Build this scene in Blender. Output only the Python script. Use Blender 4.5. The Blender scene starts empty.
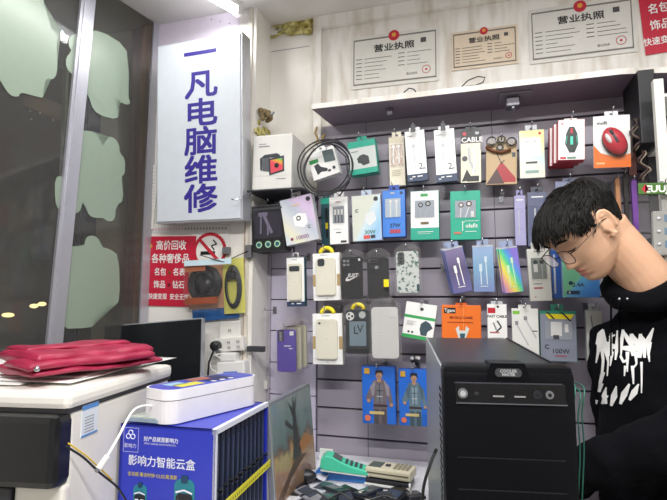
import bpy, bmesh, math, random
from mathutils import Vector, Matrix, noise
random.seed(7)
C = bpy.context.scene.collection
PI = math.pi
# ------------------------------------------------------------------ camera
FPX = 500.0; YAW = math.radians(16.3); PITCH = math.atan(50/500.0); CAMZ = 1.35
cam_d = bpy.data.cameras.new('camera'); cam = bpy.data.objects.new('camera', cam_d); C.objects.link(cam)
cam_d.sensor_width = 36; cam_d.lens = FPX/667*36; cam_d.clip_start = .02
cam.location = (0, 0, CAMZ); cam.rotation_euler = (PI/2+PITCH, 0, YAW)
bpy.context.scene.camera = cam
R3 = cam.rotation_euler.to_matrix()
RGT, UPC, FWD = R3 @ Vector((1,0,0)), R3 @ Vector((0,1,0)), R3 @ Vector((0,0,-1))
O = Vector((0,0,CAMZ)); Z = Vector((0,0,1))
def ray(px, py): return FWD + RGT*((px-333.5)/FPX) - UPC*((py-250)/FPX)
def atY(px, py, Y): d = ray(px,py); return O + d*(Y/d.y)
def atZ(px, py, z): d = ray(px,py); return O + d*((z-CAMZ)/d.z)
def atP(px, py, p0, n): d = ray(px,py); return O + d*((p0-O).dot(n)/d.dot(n))
# horizontal forward depth
FH = Vector((FWD.x, FWD.y, 0)).normalized()
def at(px, py, dep): d = ray(px,py); return O + d*(dep/d.dot(FH))
# ------------------------------------------------------------------ materials
def lin(c): return c/12.92 if c <= .04045 else ((c+.055)/1.055)**2.4
def rgb(h):
    h = h.lstrip('#'); return tuple(lin(int(h[i:i+2],16)/255) for i in (0,2,4)) + (1,)
_m = {}
def mat(h, rough=.5, metal=0, var=.06, scale=30, bump=0, alpha=1, emit=0, coat=0, name=None, spec=.5):
    key = (h, rough, metal, var, scale, bump, alpha, emit, coat, spec)
    if key in _m: return _m[key]
    m = bpy.data.materials.new(name or 'surface_'+h.lstrip('#')); m.use_nodes = True
    nt = m.node_tree; b = nt.nodes['Principled BSDF']; c = rgb(h)
    b.inputs['Roughness'].default_value = rough; b.inputs['Metallic'].default_value = metal
    b.inputs['Coat Weight'].default_value = coat; b.inputs['Alpha'].default_value = alpha
    b.inputs['Specular IOR Level'].default_value = spec
    tc = nt.nodes.new('ShaderNodeTexCoord'); n = nt.nodes.new('ShaderNodeTexNoise')
    n.inputs['Scale'].default_value = scale; n.inputs['Detail'].default_value = 4
    nt.links.new(tc.outputs['Object'], n.inputs['Vector'])
    r = nt.nodes.new('ShaderNodeMix'); r.data_type = 'RGBA'
    r.inputs[6].default_value = tuple(x*(1-var) for x in c[:3])+(1,)
    r.inputs[7].default_value = tuple(min(1,x*(1+var)) for x in c[:3])+(1,)
    nt.links.new(n.outputs['Fac'], r.inputs[0]); nt.links.new(r.outputs[2], b.inputs['Base Color'])
    if bump:
        bp = nt.nodes.new('ShaderNodeBump'); bp.inputs['Strength'].default_value = bump; bp.inputs['Distance'].default_value = .01
        nt.links.new(n.outputs['Fac'], bp.inputs['Height']); nt.links.new(bp.outputs['Normal'], b.inputs['Normal'])
    if emit:
        b.inputs['Emission Color'].default_value = c; b.inputs['Emission Strength'].default_value = emit
    _m[key] = m; return m
def ramp_mat(name, stops, rough=.3, ang=0.6, scale=1.0, coord='Generated', metal=0, wave=0):
    m = bpy.data.materials.new(name); m.use_nodes = True; nt = m.node_tree; b = nt.nodes['Principled BSDF']
    b.inputs['Roughness'].default_value = rough; b.inputs['Metallic'].default_value = metal
    tc = nt.nodes.new('ShaderNodeTexCoord'); mp = nt.nodes.new('ShaderNodeMapping')
    mp.inputs['Rotation'].default_value = (0, ang, 0); mp.inputs['Scale'].default_value = (scale,)*3
    g = nt.nodes.new('ShaderNodeTexGradient'); cr = nt.nodes.new('ShaderNodeValToRGB')
    nt.links.new(tc.outputs[coord], mp.inputs[0]); nt.links.new(mp.outputs[0], g.inputs[0])
    nt.links.new(g.outputs[1], cr.inputs[0]); nt.links.new(cr.outputs[0], b.inputs['Base Color'])
    e = cr.color_ramp.elements
    e[0].position = stops[0][0]; e[0].color = rgb(stops[0][1]); e[1].position = stops[-1][0]; e[1].color = rgb(stops[-1][1])
    for p, h in stops[1:-1]:
        k = e.new(p); k.color = rgb(h)
    return m
def noisy_mat(name, h1, h2, scale=8, lo=.4, hi=.6, rough=.6, bump=.2, metal=0, stretch=(1,1,1), coord='Object'):
    m = bpy.data.materials.new(name); m.use_nodes = True; nt = m.node_tree; b = nt.nodes['Principled BSDF']
    b.inputs['Roughness'].default_value = rough; b.inputs['Metallic'].default_value = metal
    tc = nt.nodes.new('ShaderNodeTexCoord'); mp = nt.nodes.new('ShaderNodeMapping'); mp.inputs['Scale'].default_value = stretch
    n = nt.nodes.new('ShaderNodeTexNoise'); n.inputs['Scale'].default_value = scale; n.inputs['Detail'].default_value = 6
    cr = nt.nodes.new('ShaderNodeValToRGB'); e = cr.color_ramp.elements
    e[0].position = lo; e[1].position = hi; e[0].color = rgb(h1); e[1].color = rgb(h2)
    nt.links.new(tc.outputs[coord], mp.inputs[0]); nt.links.new(mp.outputs[0], n.inputs['Vector'])
    nt.links.new(n.outputs['Fac'], cr.inputs[0]); nt.links.new(cr.outputs[0], b.inputs['Base Color'])
    bp = nt.nodes.new('ShaderNodeBump'); bp.inputs['Strength'].default_value = bump; bp.inputs['Distance'].default_value = .005
    nt.links.new(n.outputs['Fac'], bp.inputs['Height']); nt.links.new(bp.outputs['Normal'], b.inputs['Normal'])
    return m
def clear_mat(name, tint='#ffffff', gloss=.25, rough=.08, haze=0.06):
    m = bpy.data.materials.new(name); m.use_nodes = True; nt = m.node_tree; nt.nodes.clear()
    o = nt.nodes.new('ShaderNodeOutputMaterial'); t = nt.nodes.new('ShaderNodeBsdfTransparent'); t.inputs[0].default_value = rgb(tint)
    g = nt.nodes.new('ShaderNodeBsdfGlossy'); g.inputs['Roughness'].default_value = rough
    d = nt.nodes.new('ShaderNodeBsdfDiffuse'); d.inputs[0].default_value = rgb('#e8e8e8')
    lw = nt.nodes.new('ShaderNodeFresnel'); lw.inputs[0].default_value = 1.45
    n = nt.nodes.new('ShaderNodeTexNoise'); n.inputs['Scale'].default_value = 60
    mp = nt.nodes.new('ShaderNodeMath'); mp.operation = 'MULTIPLY'; mp.inputs[1].default_value = gloss*4
    nt.links.new(lw.outputs[0], mp.inputs[0])
    mx = nt.nodes.new('ShaderNodeMixShader'); mx2 = nt.nodes.new('ShaderNodeMixShader'); mx.inputs[0].default_value = haze
    nt.links.new(t.outputs[0], mx.inputs[1]); nt.links.new(d.outputs[0], mx.inputs[2])
    nt.links.new(mp.outputs[0], mx2.inputs[0]); nt.links.new(mx.outputs[0], mx2.inputs[1]); nt.links.new(g.outputs[0], mx2.inputs[2])
    bp = nt.nodes.new('ShaderNodeBump'); bp.inputs['Strength'].default_value = .15
    nt.links.new(n.outputs['Fac'], bp.inputs['Height']); nt.links.new(bp.outputs[0], g.inputs['Normal'])
    nt.links.new(mx2.outputs[0], o.inputs[0]); return m
CLEAR = clear_mat('clear_plastic_film', gloss=.14, haze=.01); GLASS = clear_mat('dusty_window_glass', '#cfcbb4', .28, .03, .06)
BAG = clear_mat('crinkled_clear_bag', '#ffffff', .25, .12, .03)
LENS = clear_mat('spectacle_lens', '#f4f6ff', .12, .02, .05)
W = mat('#f2f2f0', .35, name='white_card'); BK = mat('#15161a', .4, name='black_print'); GY = mat('#8c8c90', .5)
CH = mat('#b8bac0', .25, 1, name='chrome_wire'); STEEL = mat('#8a8c92', .35, .9)
# ------------------------------------------------------------------ mesh builder
class MB:
    def __init__(s): s.v = []; s.f = []; s.m = []; s.mats = []; s.T = Matrix.Identity(4)
    def mi(s, m):
        if m not in s.mats: s.mats.append(m)
        return s.mats.index(m)
    def add(s, vs, fs, m, T=None):
        M = s.T @ T if T is not None else s.T
        k = len(s.v); i = s.mi(m)
        s.v += [M @ Vector(p) for p in vs]
        for f in fs: s.f.append([k+j for j in f]); s.m.append(i)
        return s
    def bm(s, b, m, T=None):
        b.verts.index_update(); s.add([v.co.copy() for v in b.verts], [[v.index for v in f.verts] for f in b.faces], m, T); b.free(); return s
    def box(s, c, d, m, bev=0, T=None, seg=2):
        b = bmesh.new(); bmesh.ops.create_cube(b, size=1)
        for v in b.verts: v.co = Vector((v.co.x*d[0], v.co.y*d[1], v.co.z*d[2])) 
        if bev: bmesh.ops.bevel(b, geom=b.edges[:], offset=bev, segments=seg, affect='EDGES', profile=.6)
        for v in b.verts: v.co += Vector(c)
        return s.bm(b, m, T)
    def corner(s, p0, p1, m, bev=0, T=None):
        c = [(a+b)/2 for a, b in zip(p0,p1)]; d = [abs(a-b) for a, b in zip(p0,p1)]; return s.box(c, d, m, bev, T)
    def prism(s, pts, y0, y1, m, T=None):         # polygon in xz extruded along y (front = y0)
        n = len(pts); a = sum(pts[i][0]*pts[(i+1)%n][1]-pts[(i+1)%n][0]*pts[i][1] for i in range(n))
        if a < 0: pts = pts[::-1]
        vs = [(x,y0,z) for x,z in pts]+[(x,y1,z) for x,z in pts]
        fs = [list(range(n)), list(range(2*n-1,n-1,-1))]+[[(i+1)%n, i, n+i, n+(i+1)%n] for i in range(n)]
        return s.add(vs, fs, m, T)
    def rrect(s, x0, z0, x1, z1, r, y0, y1, m, T=None, k=5):
        P = []
        for cx, cz, a0 in ((x1-r,z1-r,0),(x0+r,z1-r,90),(x0+r,z0+r,180),(x1-r,z0+r,270)):
            for i in range(k+1): a = math.radians(a0+90*i/k); P.append((cx+r*math.cos(a), cz+r*math.sin(a)))
        return s.prism(P, y0, y1, m, T)
    def disc(s, x, z, r, y0, y1, m, T=None, n=20): return s.prism([(x+r*math.cos(2*PI*i/n), z+r*math.sin(2*PI*i/n)) for i in range(n)], y0, y1, m, T)
    def tube(s, P, r, m, T=None, n=8, closed=False):
        P = [Vector(p) for p in P]; N = len(P); rr = r if isinstance(r, (list,tuple)) else [r]*N
        vs = []; fs = []; up = None
        for i, p in enumerate(P):
            a = P[(i-1)%N] if (closed or i) else p; b = P[(i+1)%N] if (closed or i < N-1) else p
            t = (b-a).normalized() if (b-a).length > 1e-9 else Vector((0,0,1))
            if up is None: up = Vector((0,0,1)) if abs(t.z) < .9 else Vector((1,0,0))
            u = t.cross(up).normalized(); w = u.cross(t).normalized(); up = w
            for k in range(n): q = 2*PI*k/n; vs.append(p+(u*math.cos(q)+w*math.sin(q))*rr[i])
        for i in range(N if closed else N-1):
            j = (i+1)%N
            for k in range(n): l = (k+1)%n; fs.append([i*n+k, j*n+k, j*n+l, i*n+l])
        if not closed: fs += [list(range(n)), list(range((N-1)*n, N*n))[::-1]]
        return s.add(vs, fs, m, T)
    def ball(s, c, r, m, T=None, sub=3):
        b = bmesh.new(); bmesh.ops.create_icosphere(b, subdivisions=sub, radius=1)
        r = r if isinstance(r,(tuple,list)) else (r,r,r)
        for v in b.verts: v.co = Vector((v.co.x*r[0]+c[0], v.co.y*r[1]+c[1], v.co.z*r[2]+c[2]))
        return s.bm(b, m, T)
    def loft(s, rings, m, T=None, cap=True):
        n = len(rings[0]); vs = [p for r in rings for p in r]; fs = []
        for i in range(len(rings)-1):
            for k in range(n): l = (k+1)%n; fs.append([i*n+k, i*n+l, (i+1)*n+l, (i+1)*n+k])
        if cap: fs += [list(range(n))[::-1], list(range((len(rings)-1)*n, len(rings)*n))]
        return s.add(vs, fs, m, T)
    def text(s, t, x, z, h, y, m, bold=0, al='CENTER', sx=1, T=None, shear=0):
        if bold and any(ord(ch) > 0x2e80 for ch in t):      # heavy strokes by overlaying slightly shifted copies
            for i, (dx, dz) in enumerate(((-1,-1),(1,-1),(-1,1),(1,1),(0,0))): s.text(t, x+dx*bold*h*.8, z+dz*bold*h*.8, h, y-.00002*i, m, 0, al, sx, T, shear)
            return s
        tv, tf = text_geo(t, bold, al, shear)
        return s.add([(x+p[0]*h*sx, y, z+p[1]*h) for p in tv], tf, m, T)
    def build(s, name, parent=None, smooth=False, T=None):
        me = bpy.data.meshes.new(name); me.from_pydata([tuple(v) for v in s.v], [], s.f)
        for q in s.mats: me.materials.append(q)
        me.polygons.foreach_set('material_index', s.m)
        if smooth: me.polygons.foreach_set('use_smooth', [True]*len(s.f))
        me.update(); o = bpy.data.objects.new(name, me); C.objects.link(o)
        if parent is not None: o.parent = parent
        if T is not None: o.matrix_local = T
        return o
_t = {}
def text_geo(t, bold, al, shear=0):
    k = (t, bold, al, shear)
    if k not in _t:
        cu = bpy.data.curves.new('lettering', 'FONT'); cu.body = t; cu.size = 1; cu.offset = bold; cu.align_x = al; cu.align_y = 'CENTER'
        cu.resolution_u = 2; cu.shear = shear
        o = bpy.data.objects.new('lettering', cu); C.objects.link(o); bpy.context.view_layer.update()
        me = bpy.data.meshes.new_from_object(o.evaluated_get(bpy.context.evaluated_depsgraph_get()))
        _t[k] = ([v.co.copy() for v in me.vertices], [list(p.vertices) for p in me.polygons])
        bpy.data.meshes.remove(me); bpy.data.objects.remove(o); bpy.data.curves.remove(cu)
    return _t[k]
def tag(o, label, cat, group=None, kind=None):
    o['label'] = label; o['category'] = cat
    if group: o['group'] = group
    if kind: o['kind'] = kind
    return o
def struct(o): o['kind'] = 'structure'; return o
def empty(name, loc=(0,0,0), M=None):
    o = bpy.data.objects.new(name, None); C.objects.link(o); o.empty_display_size = .02
    if M is not None: o.matrix_world = M
    else: o.location = loc
    return o
def smooth_by(o, ang=35):
    me = o.data; me.polygons.foreach_set('use_smooth', [True]*len(me.polygons))
    b = bmesh.new(); b.from_mesh(me)
    for e in b.edges: e.smooth = len(e.link_faces) == 2 and e.calc_face_angle(0) < math.radians(ang)
    b.to_mesh(me); b.free(); return o
def line(m, P, w, y, mt, T=None):                # flat printed stroke in the xz plane
    for (x0,z0),(x1,z1) in zip(P, P[1:]):
        d = Vector((x1-x0, z1-z0)); L = d.length or 1e-6; q = Vector((-d.y, d.x))/L*w/2
        m.add([(x0-q.x,y,z0-q.y),(x1-q.x,y,z1-q.y),(x1+q.x,y,z1+q.y),(x0+q.x,y,z0+q.y)], [[0,1,2,3]], mt, T)

# ------------------------------------------------------------------ setting
YB = 1.6; YL = 1.475
HC = atY(271, 27, YB).z                       # ceiling height
XR = atY(270.5, 100, YB).x                    # the return between the two wall planes
Cn = atY(152, 200, YL)                        # corner with the window wall
wpaint = noisy_mat('stained_white_wall_paint', '#cfcabb', '#efece6', 5, .25, .5, .55, .05)
upaint = noisy_mat('weathered_white_board', '#cfc6ba', '#ece9e4', 9, .3, .55, .5, .1, stretch=(3,1,.6))
lilac = mat('#d2cce0', .38, 0, .03, 4, name='lilac_laminate'); gslat = mat('#a29ca8', .38, 0, .03, 4, name='grey_lilac_laminate')
groove = mat('#5d5864', .6)
ceilm = noisy_mat('ceiling_board', '#cfcdca', '#e6e4e2', 3, .3, .6, .7, .03)
foam = noisy_mat('yellow_foam_residue', '#8f8130', '#d8cf8c', 60, .35, .6, .9, .8)
zs = atY(300, 195, YB).z                      # where the slat panel begins on the niche side
zsh = atY(322, 127, YB).z                     # shelf height at wall
shelf_front = 1.435
XS = atY(317, 250, YB).x
struct(MB().corner((-3,-2.2,-.05),(2.4,1.8,0), mat('#8d8a86',.5)).build('floor'))
struct(MB().corner((-1.7,-2.2,HC),(2.0,1.8,HC+.05), ceilm).build('ceiling'))
struct(MB().corner((-1.7,-2.25,0),(2.0,-2.2,HC), mat('#dcdad6',.7)).build('wall_rear'))
struct(MB().corner((1.2,-2.2,0),(1.25,1.8,HC), mat('#d6d4d2',.7)).build('wall_right'))
m = MB(); m.corner((XR-.62,YL,0),(XR,YL+.05,HC), wpaint); m.corner((XR-.05,YL+.05,0),(XR,YB,HC), wpaint)
pink = mat('#e6dceb', .4)
a, b = atY(165, 60, YL), atY(240, 8, YL)
m.corner((Cn.x+.0,YL-.003,a.z),(b.x,YL,HC), pink)
m.corner((atY(245,300,YL).x, YL-.006, .86),(atY(248.5,300,YL).x, YL-.0, HC), mat('#d8d2c6',.5)); m.corner((atY(245,300,YL).x-.003, YL-.0065, .86),(atY(245,300,YL).x, YL, 1.62), mat('#9b7f68',.6))
for k in range(3):
    q = atY(212+k*9, 20+2*k, YL); m.ball((q.x, YL-.004, q.z), .0022, BK, sub=1)
struct(m.build('wall_left'))
# back wall: plain painted board above, lilac slat panels below
m = MB(); m.corner((XR,YB,zs),(XS-.0,YB+.03,HC), wpaint); m.corner((XS,YB,zsh),(1.2,YB+.03,HC), upaint)
m.corner((XR,YB+.012,0),(1.2,YB+.05,zsh+.02), groove)
p = atY(272, 52, YB); m.corner((XR,YB-.001,p.z),(XS-.03,YB,p.z+.002), GY)
z0 = atY(316, 378, YB).z; z1 = atY(316, 434, YB).z; pitch = (z0-z1)/2
zz = z0-12*pitch
while zz < zsh:
    top = min(zz+pitch-.006, zsh)
    if zz > .0: m.corner((XS+.003,YB,max(zz+.0,0)),(1.2,YB+.03,top), gslat, .0015)
    zz += pitch
for xx in (atY(376,300,YB).x-.03, atY(497,300,YB).x): m.corner((xx,YB-.0006,.6),(xx+.0022,YB,zsh), groove)
za = atY(290, 268, YB).z; pb = pitch*1.18; zz = za-6*pb
while zz < zs:
    top = min(zz+pb-.0035, zs)
    if top > .6: m.corner((XR+.012,YB,zz),(XS-.003,YB+.03,top), lilac, .001)
    zz += pb
for k in range(9):
    q = atY(270, 215+k*29, YB); m.ball((q.x,YB,q.z), .003, BK, sub=1)
m.corner((XR,YB-.006,.6),(XR+.012,YB+.03,zs), mat('#b9b4bc',.4,.3))
struct(m.build('wall_back'))
# white wooden post and top beam round the upper board
m = MB(); a = atY(313,60,YB-.02); b = atY(321,60,YB-.02); m.corner((a.x,YB-.02,zsh-.08),(b.x,YB,HC), upaint, .002)
zb = atY(322, 27, YB-.02).z; m.corner((b.x,YB-.02,zb),(1.2,YB,HC), upaint, .002)
struct(m.build('trim_1'))
# foam stain at the ceiling corner of the niche
m = MB(); b_ = bmesh.new(); random.seed(3)
for k in range(90):
    x = XR+random.random()**.7*(XS-XR-.02); r = random.uniform(.003,.010)*(1.3 if x > XR+.05 else .8)
    m.ball((x, YB-.002-random.random()*.006, HC-random.random()**2*.045), (r*1.6,r*.4,r), foam, sub=1)
for k in range(40): m.ball((XR+.003, YL+random.random()*.12, atY(262,118,YL).z-random.random()*.12), (.003,.012,.012), foam, sub=1)
tag(m.build('foam_residue', smooth=True), 'crusty yellow foam residue along the ceiling corner of the white niche', 'foam', kind='stuff')
m = MB(); q = atY(263,116,YL+.04)
for k in range(16): m.ball((q.x+random.uniform(-.0,.03), q.y+random.uniform(-.03,.02), q.z+random.uniform(-.018,.018)), random.uniform(.006,.012), mat('#8b7a58',.7,.2,.3,60), sub=2)
m.tube([(q.x-.02,q.y,q.z+.03),(q.x,q.y-.01,q.z+.01),(q.x+.03,q.y-.02,q.z-.01),(q.x+.05,q.y-.02,q.z)], .004, STEEL)
tag(m.build('pipe_stub', smooth=True), 'rusty pipe stub clotted with foam on the side of the white niche', 'pipe')
# shelf
x0 = atY(311.5,109,shelf_front).x; zf = atY(311.5,109,shelf_front).z; x1 = atY(622,72,shelf_front).x
m = MB(); sh_u = mat('#8a7d8c', .45, 0, .05, 3, name='shelf_underside_shade')  # white board; the shade beneath it is put into this mauve underside colour
T = .016
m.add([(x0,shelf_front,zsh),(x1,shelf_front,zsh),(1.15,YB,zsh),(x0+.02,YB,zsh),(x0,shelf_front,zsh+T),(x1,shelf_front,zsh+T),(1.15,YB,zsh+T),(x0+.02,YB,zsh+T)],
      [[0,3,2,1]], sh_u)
m.add([(x0,shelf_front,zsh),(x1,shelf_front,zsh),(1.15,YB,zsh),(x0+.02,YB,zsh),(x0,shelf_front,zsh+T),(x1,shelf_front,zsh+T),(1.15,YB,zsh+T),(x0+.02,YB,zsh+T)],
      [[4,5,6,7],[0,1,5,4],[1,2,6,5],[2,3,7,6],[3,0,4,7]], upaint)
sh = m.build('wall_shelf'); tag(sh, 'long white wooden shelf board above the hanging phone accessories', 'shelf')
# bracket / lamp plate under the shelf
q = atY(515, 100, 1.5); m = MB(); m.corner((q.x-.045,1.47,zsh-.006),(q.x+.045,1.55,zsh-.0005), mat('#8e8a92',.4,.4), .002)
rt = empty('shelf_bracket', (0,0,0)); m.build('mounting_plate', rt)
m = MB(); m.corner((q.x-.025,1.49,zsh-.035),(q.x+.012,1.53,zsh-.006), mat('#6f6c74',.4,.5), .003); m.ball((q.x-.006,1.5,zsh-.038),.008,STEEL); m.build('catch', rt)
tag(rt, 'grey metal plate with a catch screwed under the white shelf', 'bracket')
q = atY(390,115,1.5); m = MB(); m.box((q.x,1.5,zsh-.012),(.02,.02,.023), mat('#77747c',.4,.5), .003)
tag(m.build('shelf_clip'), 'small grey clip under the shelf below the largest framed licence on the left', 'clip')
for pts, lb in (([(404,92),(409,88),(414,89),(416,92)],'short black wire lying bent on the shelf under the first licence'), ([(462,84),(468,78),(478,74),(485,75),(483,80),(475,83),(466,84)],'looped black wire lying on the shelf under the cream licence')):
    m = MB(); P = [atY(px,py+2,shelf_front+.006) for px,py in pts]; zmin = min(p.z for p in P)
    m.tube([(p.x,p.y,p.z-zmin+zsh+T+.002) for p in P], .0018, BK); tag(m.build('loose_wire', smooth=True), lb, 'wire')
# ------------------------------------------------------------------ window wall on the left
wd = Vector((-math.sin(math.radians(10)), -math.cos(math.radians(10)), 0)); wn = Vector((wd.y, -wd.x, 0)); 
if wn.dot(-Cn) < 0: wn = -wn                  # towards the room
Wp = Vector((Cn.x, YL, 0))
def atW(px, py, off=0): return atP(px, py, Wp+wn*off, wn)
alu = mat('#b9b9c2', .35, .55, .06, 60, name='brushed_aluminium'); brown = noisy_mat('brown_timber_frame','#6b4a38','#94705a',14,.3,.7,.6,.2,stretch=(6,6,.5))
def wslab(P, off0, off1, m_, mb):              # polygon of pixels on the window plane -> slab with thickness
    A = [atW(x,y,off0) for x,y in P]; B = [p+wn*(off1-off0) for p in A]; n = len(A)
    mb.add(A+B, [list(range(n)), list(range(2*n-1,n-1,-1))]+[[i,(i+1)%n,n+(i+1)%n,n+i] for i in range(n)], m_); return mb
wt = Vector((0,0,1))
root = empty('window_1', Wp); struct(root); Ti = Matrix.Translation(-Wp)
def wpart(mb, name): o = mb.build(name, root, T=Ti); return o
e0 = Wp+wd*1.25; e1 = Wp+wd*.012
g = MB(); g.add([e0+Z*.86, e1+Z*.86, e1+Z*HC, e0+Z*HC], [[0,1,2,3]], GLASS); wpart(g, 'pane')
f = MB()
for px in ((74,97,42,59,.03),):               # leaning mullion
    pass
wslab([(80.5,-12),(95,-12),(59,360),(43,360)], .002, .012, alu, f); wslab([(85.5,-12),(89,-12),(51.5,360),(48.5,360)], .012, .016, alu, f)
wslab([(63,60),(65.5,60),(56.5,352),(54,352)], -.02, -.004, mat('#8fa393',.3,.3), f)
wpart(f, 'mullion')
f = MB(); wslab([(154,0),(160,4),(146,332),(138,332)], .0, .006, alu, f); wslab([(104,-20),(130,-2),(160,14),(160,7),(134,-10),(112,-26)], .0, .006, alu, f); wpart(f, 'frame')
f = MB(); wslab([(133,30),(151,22),(140,335),(122,335)], -.05, -.004, brown, f); wslab([(100,-12),(117,-2),(153,27),(152,16),(122,-8),(108,-18)], -.05,-.004, mat('#c98f57',.5,0,.2,20), f); wpart(f, 'timber_jamb')
sill = MB(); 
for o0,o1,zt in ((-.03,.03,.86),): 
    A = [Wp+wn*o0, Wp+wd*1.25+wn*o0, Wp+wd*1.25+wn*o1, Wp+wn*o1]
    sill.add([p for p in A]+[p+Z*zt for p in A], [[0,1,2,3],[7,6,5,4],[0,1,5,4],[1,2,6,5],[2,3,7,6],[3,0,4,7]], wpaint)
struct(sill.build('wall_window_side'))
m = MB(); A = [Wp+wd*1.25-wn*.03, Wp+wd*3.6-wn*.03, Wp+wd*3.6+wn*.03, Wp+wd*1.25+wn*.03]
m.add(A+[p+Z*HC for p in A], [[0,1,2,3],[7,6,5,4],[0,1,5,4],[1,2,6,5],[2,3,7,6],[3,0,4,7]], wpaint); struct(m.build('wall_far_side'))
# frosted vinyl shapes stuck outside on the glass
frost = mat('#8f9e8e', .3, 0, .04, 40, alpha=.93, name='frosted_vinyl')
def smooth_poly(P, k=3):
    for _ in range(k):
        Q = []
        for i in range(len(P)):
            a, b = P[i], P[(i+1)%len(P)]; Q += [(a[0]*.75+b[0]*.25,a[1]*.75+b[1]*.25),(a[0]*.25+b[0]*.75,a[1]*.25+b[1]*.75)]
        P = Q
    return P
blobs = [
 ([(-30,-20),(40,-20),(43,2),(49,12),(50,28),(60,38),(60,32),(62,28),(56,40),(58,70),(54,80),(46,78),(44,86),(44,98),(38,97),(20,92),(19,97),(10,96),(2,84),(-2,74),(-30,70)], 'large frosted vinyl cut-out at the top corner of the window'),
 ([(68,44),(70,35),(84,32),(100,30),(126,46),(128,64),(129,74),(128,96),(131,104),(124,105),(112,94),(118,110),(118,120),(98,115),(90,104),(89,85),(75,78),(66,68),(66,57),(72,52)], 'frosted vinyl cut-out high up beside the mullion'),
 ([(82,130),(96,132),(104,148),(104,139),(112,136),(119,143),(120,155),(125,158),(125,174),(121,177),(124,200),(116,206),(115,220),(108,222),(102,217),(92,218),(87,212),(84,200),(82,204),(80,212),(72,214),(58,210),(55,200),(55,177),(64,176),(66,150),(74,136)], 'frosted vinyl cut-out at mid height beside the mullion'),
 ([(86,237),(93,235),(100,240),(101,247),(110,249),(119,256),(120,300),(114,307),(98,308),(96,324),(90,328),(60,329),(58,300),(62,252),(70,246),(84,247)], 'frosted vinyl cut-out low down over the dark laptop'),
 ([(68,350),(74,344),(82,345),(84,350),(96,345),(104,347),(104,358),(66,358)], 'small frosted vinyl piece just above the red cloth')]
for P, lb in blobs:
    m = MB(); Q = smooth_poly(P, 1); Q = smooth_poly(Q, 1) if P[0][0] == -30 else Q; b_ = bmesh.new()
    A = [atW(x,y,.0022) for x,y in Q]
    vs = [b_.verts.new(p) for p in A]; fc = b_.faces.new(vs); bmesh.ops.triangulate(b_, faces=[fc])
    ge = bmesh.ops.extrude_face_region(b_, geom=b_.faces[:]); 
    for v in [e for e in ge['geom'] if isinstance(e, bmesh.types.BMVert)]: v.co += wn*-.0008
    m.bm(b_, frost)
    tag(m.build('window_decal'), lb, 'window sticker', 'frosted vinyl cut-outs on the glass')
# street side: dark shutter wall and a few lamps
m = MB(); T0 = Matrix.Translation(Wp) @ Matrix.Rotation(math.atan2(wd.y, wd.x), 4, 'Z')
ext = noisy_mat('dark_rendered_wall','#5a5343','#857b64',2.2,.3,.7,.8,.3)
sgn = -1 if (T0.to_3x3() @ Vector((0,1,0))).dot(wn) > 0 else 1
def EX(mb, x0,y0,z0_,x1,y1,z1_,mm): mb.corner((x0,sgn*y0,z0_),(x1,sgn*y1,z1_),mm,T=T0)
EX(m,-2.5,1.3,-.1,2.6,1.35,3.6,ext); EX(m,-2.5,.04,-.1,2.6,1.3,-.02,ext)
for k in range(9): EX(m,-2.5+k*.6,1.285,0,-2.485+k*.6,1.3,3.4,mat('#3b372f',.7))
struct(m.build('wall_street'))
m = MB(); a = [atW(x,y,-.10) for x,y in ((24,88),(80,113),(72,128),(23,104))]; Bq = [p-wn*.02 for p in a]
m.add(a+Bq, [[0,1,2,3],[7,6,5,4],[0,1,5,4],[1,2,6,5],[2,3,7,6],[3,0,4,7]], mat('#a5917e',.6))
for x,y in ((30,111),(31,119),(40,113),(53,120)): m.ball(atW(x,y,-.095), .0035, mat('#e8e4da',.3), sub=2)
tag(m.build('sign_board'), 'pale board with light studs hanging outside behind the window glass', 'board')
for k,(x,y) in enumerate(((8,315),(34,306),(42,304))):
    m = MB(); q = atW(x,y,-.9); m.ball(q, (.03 if k==0 else .016,.02,.010), mat('#ffe2a8',.5,emit=2.2), sub=2)
    tag(m.build('street_lamp'), ['glowing warm street light outside low in the window, the widest one','dim warm street light outside beside the mullion, middle one','dim warm street light outside closest to the mullion'][k], 'lamp', 'street lights outside the window')
# ------------------------------------------------------------------ ceiling tubes
def lamp_tube(p0, p1, lb, en):
    p0, p1 = Vector(p0), Vector(p1); d = (p1-p0); L = d.length
    rt = empty('tube_light', M=Matrix.Translation((p0+p1)/2) @ Matrix.Rotation(math.atan2(d.y,d.x),4,'Z'))
    MB().box((0,0,.012),(L,.03,.016), mat('#f1f1f1',.4), .003).build('housing', rt)
    MB().tube([(-L/2+.02,0,-.008),(L/2-.02,0,-.008)], .013, mat('#fbfdff',.4,emit=5), n=12).build('tube', rt, smooth=True)
    for s_ in (-1,1): MB().box((s_*(L/2-.01),0,-.008),(.02,.03,.03), mat('#f1f1f1',.4), .004).build('end_cap', rt)
    tag(rt, lb, 'ceiling lamp')
    ld = bpy.data.lights.new('tube_lamp','AREA'); ld.shape='RECTANGLE'; ld.size=L*.95; ld.size_y=.05; ld.energy=en; ld.color=(1,.985,.965)
    lo = bpy.data.objects.new('tube_lamp', ld); C.objects.link(lo); lo.parent = rt; lo.location=(0,0,-.028)
te = atZ(240,11,HC-.0202); td = Vector((math.sin(math.radians(22)), math.cos(math.radians(22)),0))
lamp_tube(te-td*.9, te, 'white tube light on the ceiling above the lit shop sign', 3.0)
lamp_tube((-.55,-.15,HC-.0202),(.45,-.15,HC-.0202), 'white tube light on the ceiling behind the photographer', 28)
lamp_tube((-.35,.72,HC-.0202),(.75,.72,HC-.0202), 'white tube light on the ceiling over the workbench', 10)
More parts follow.
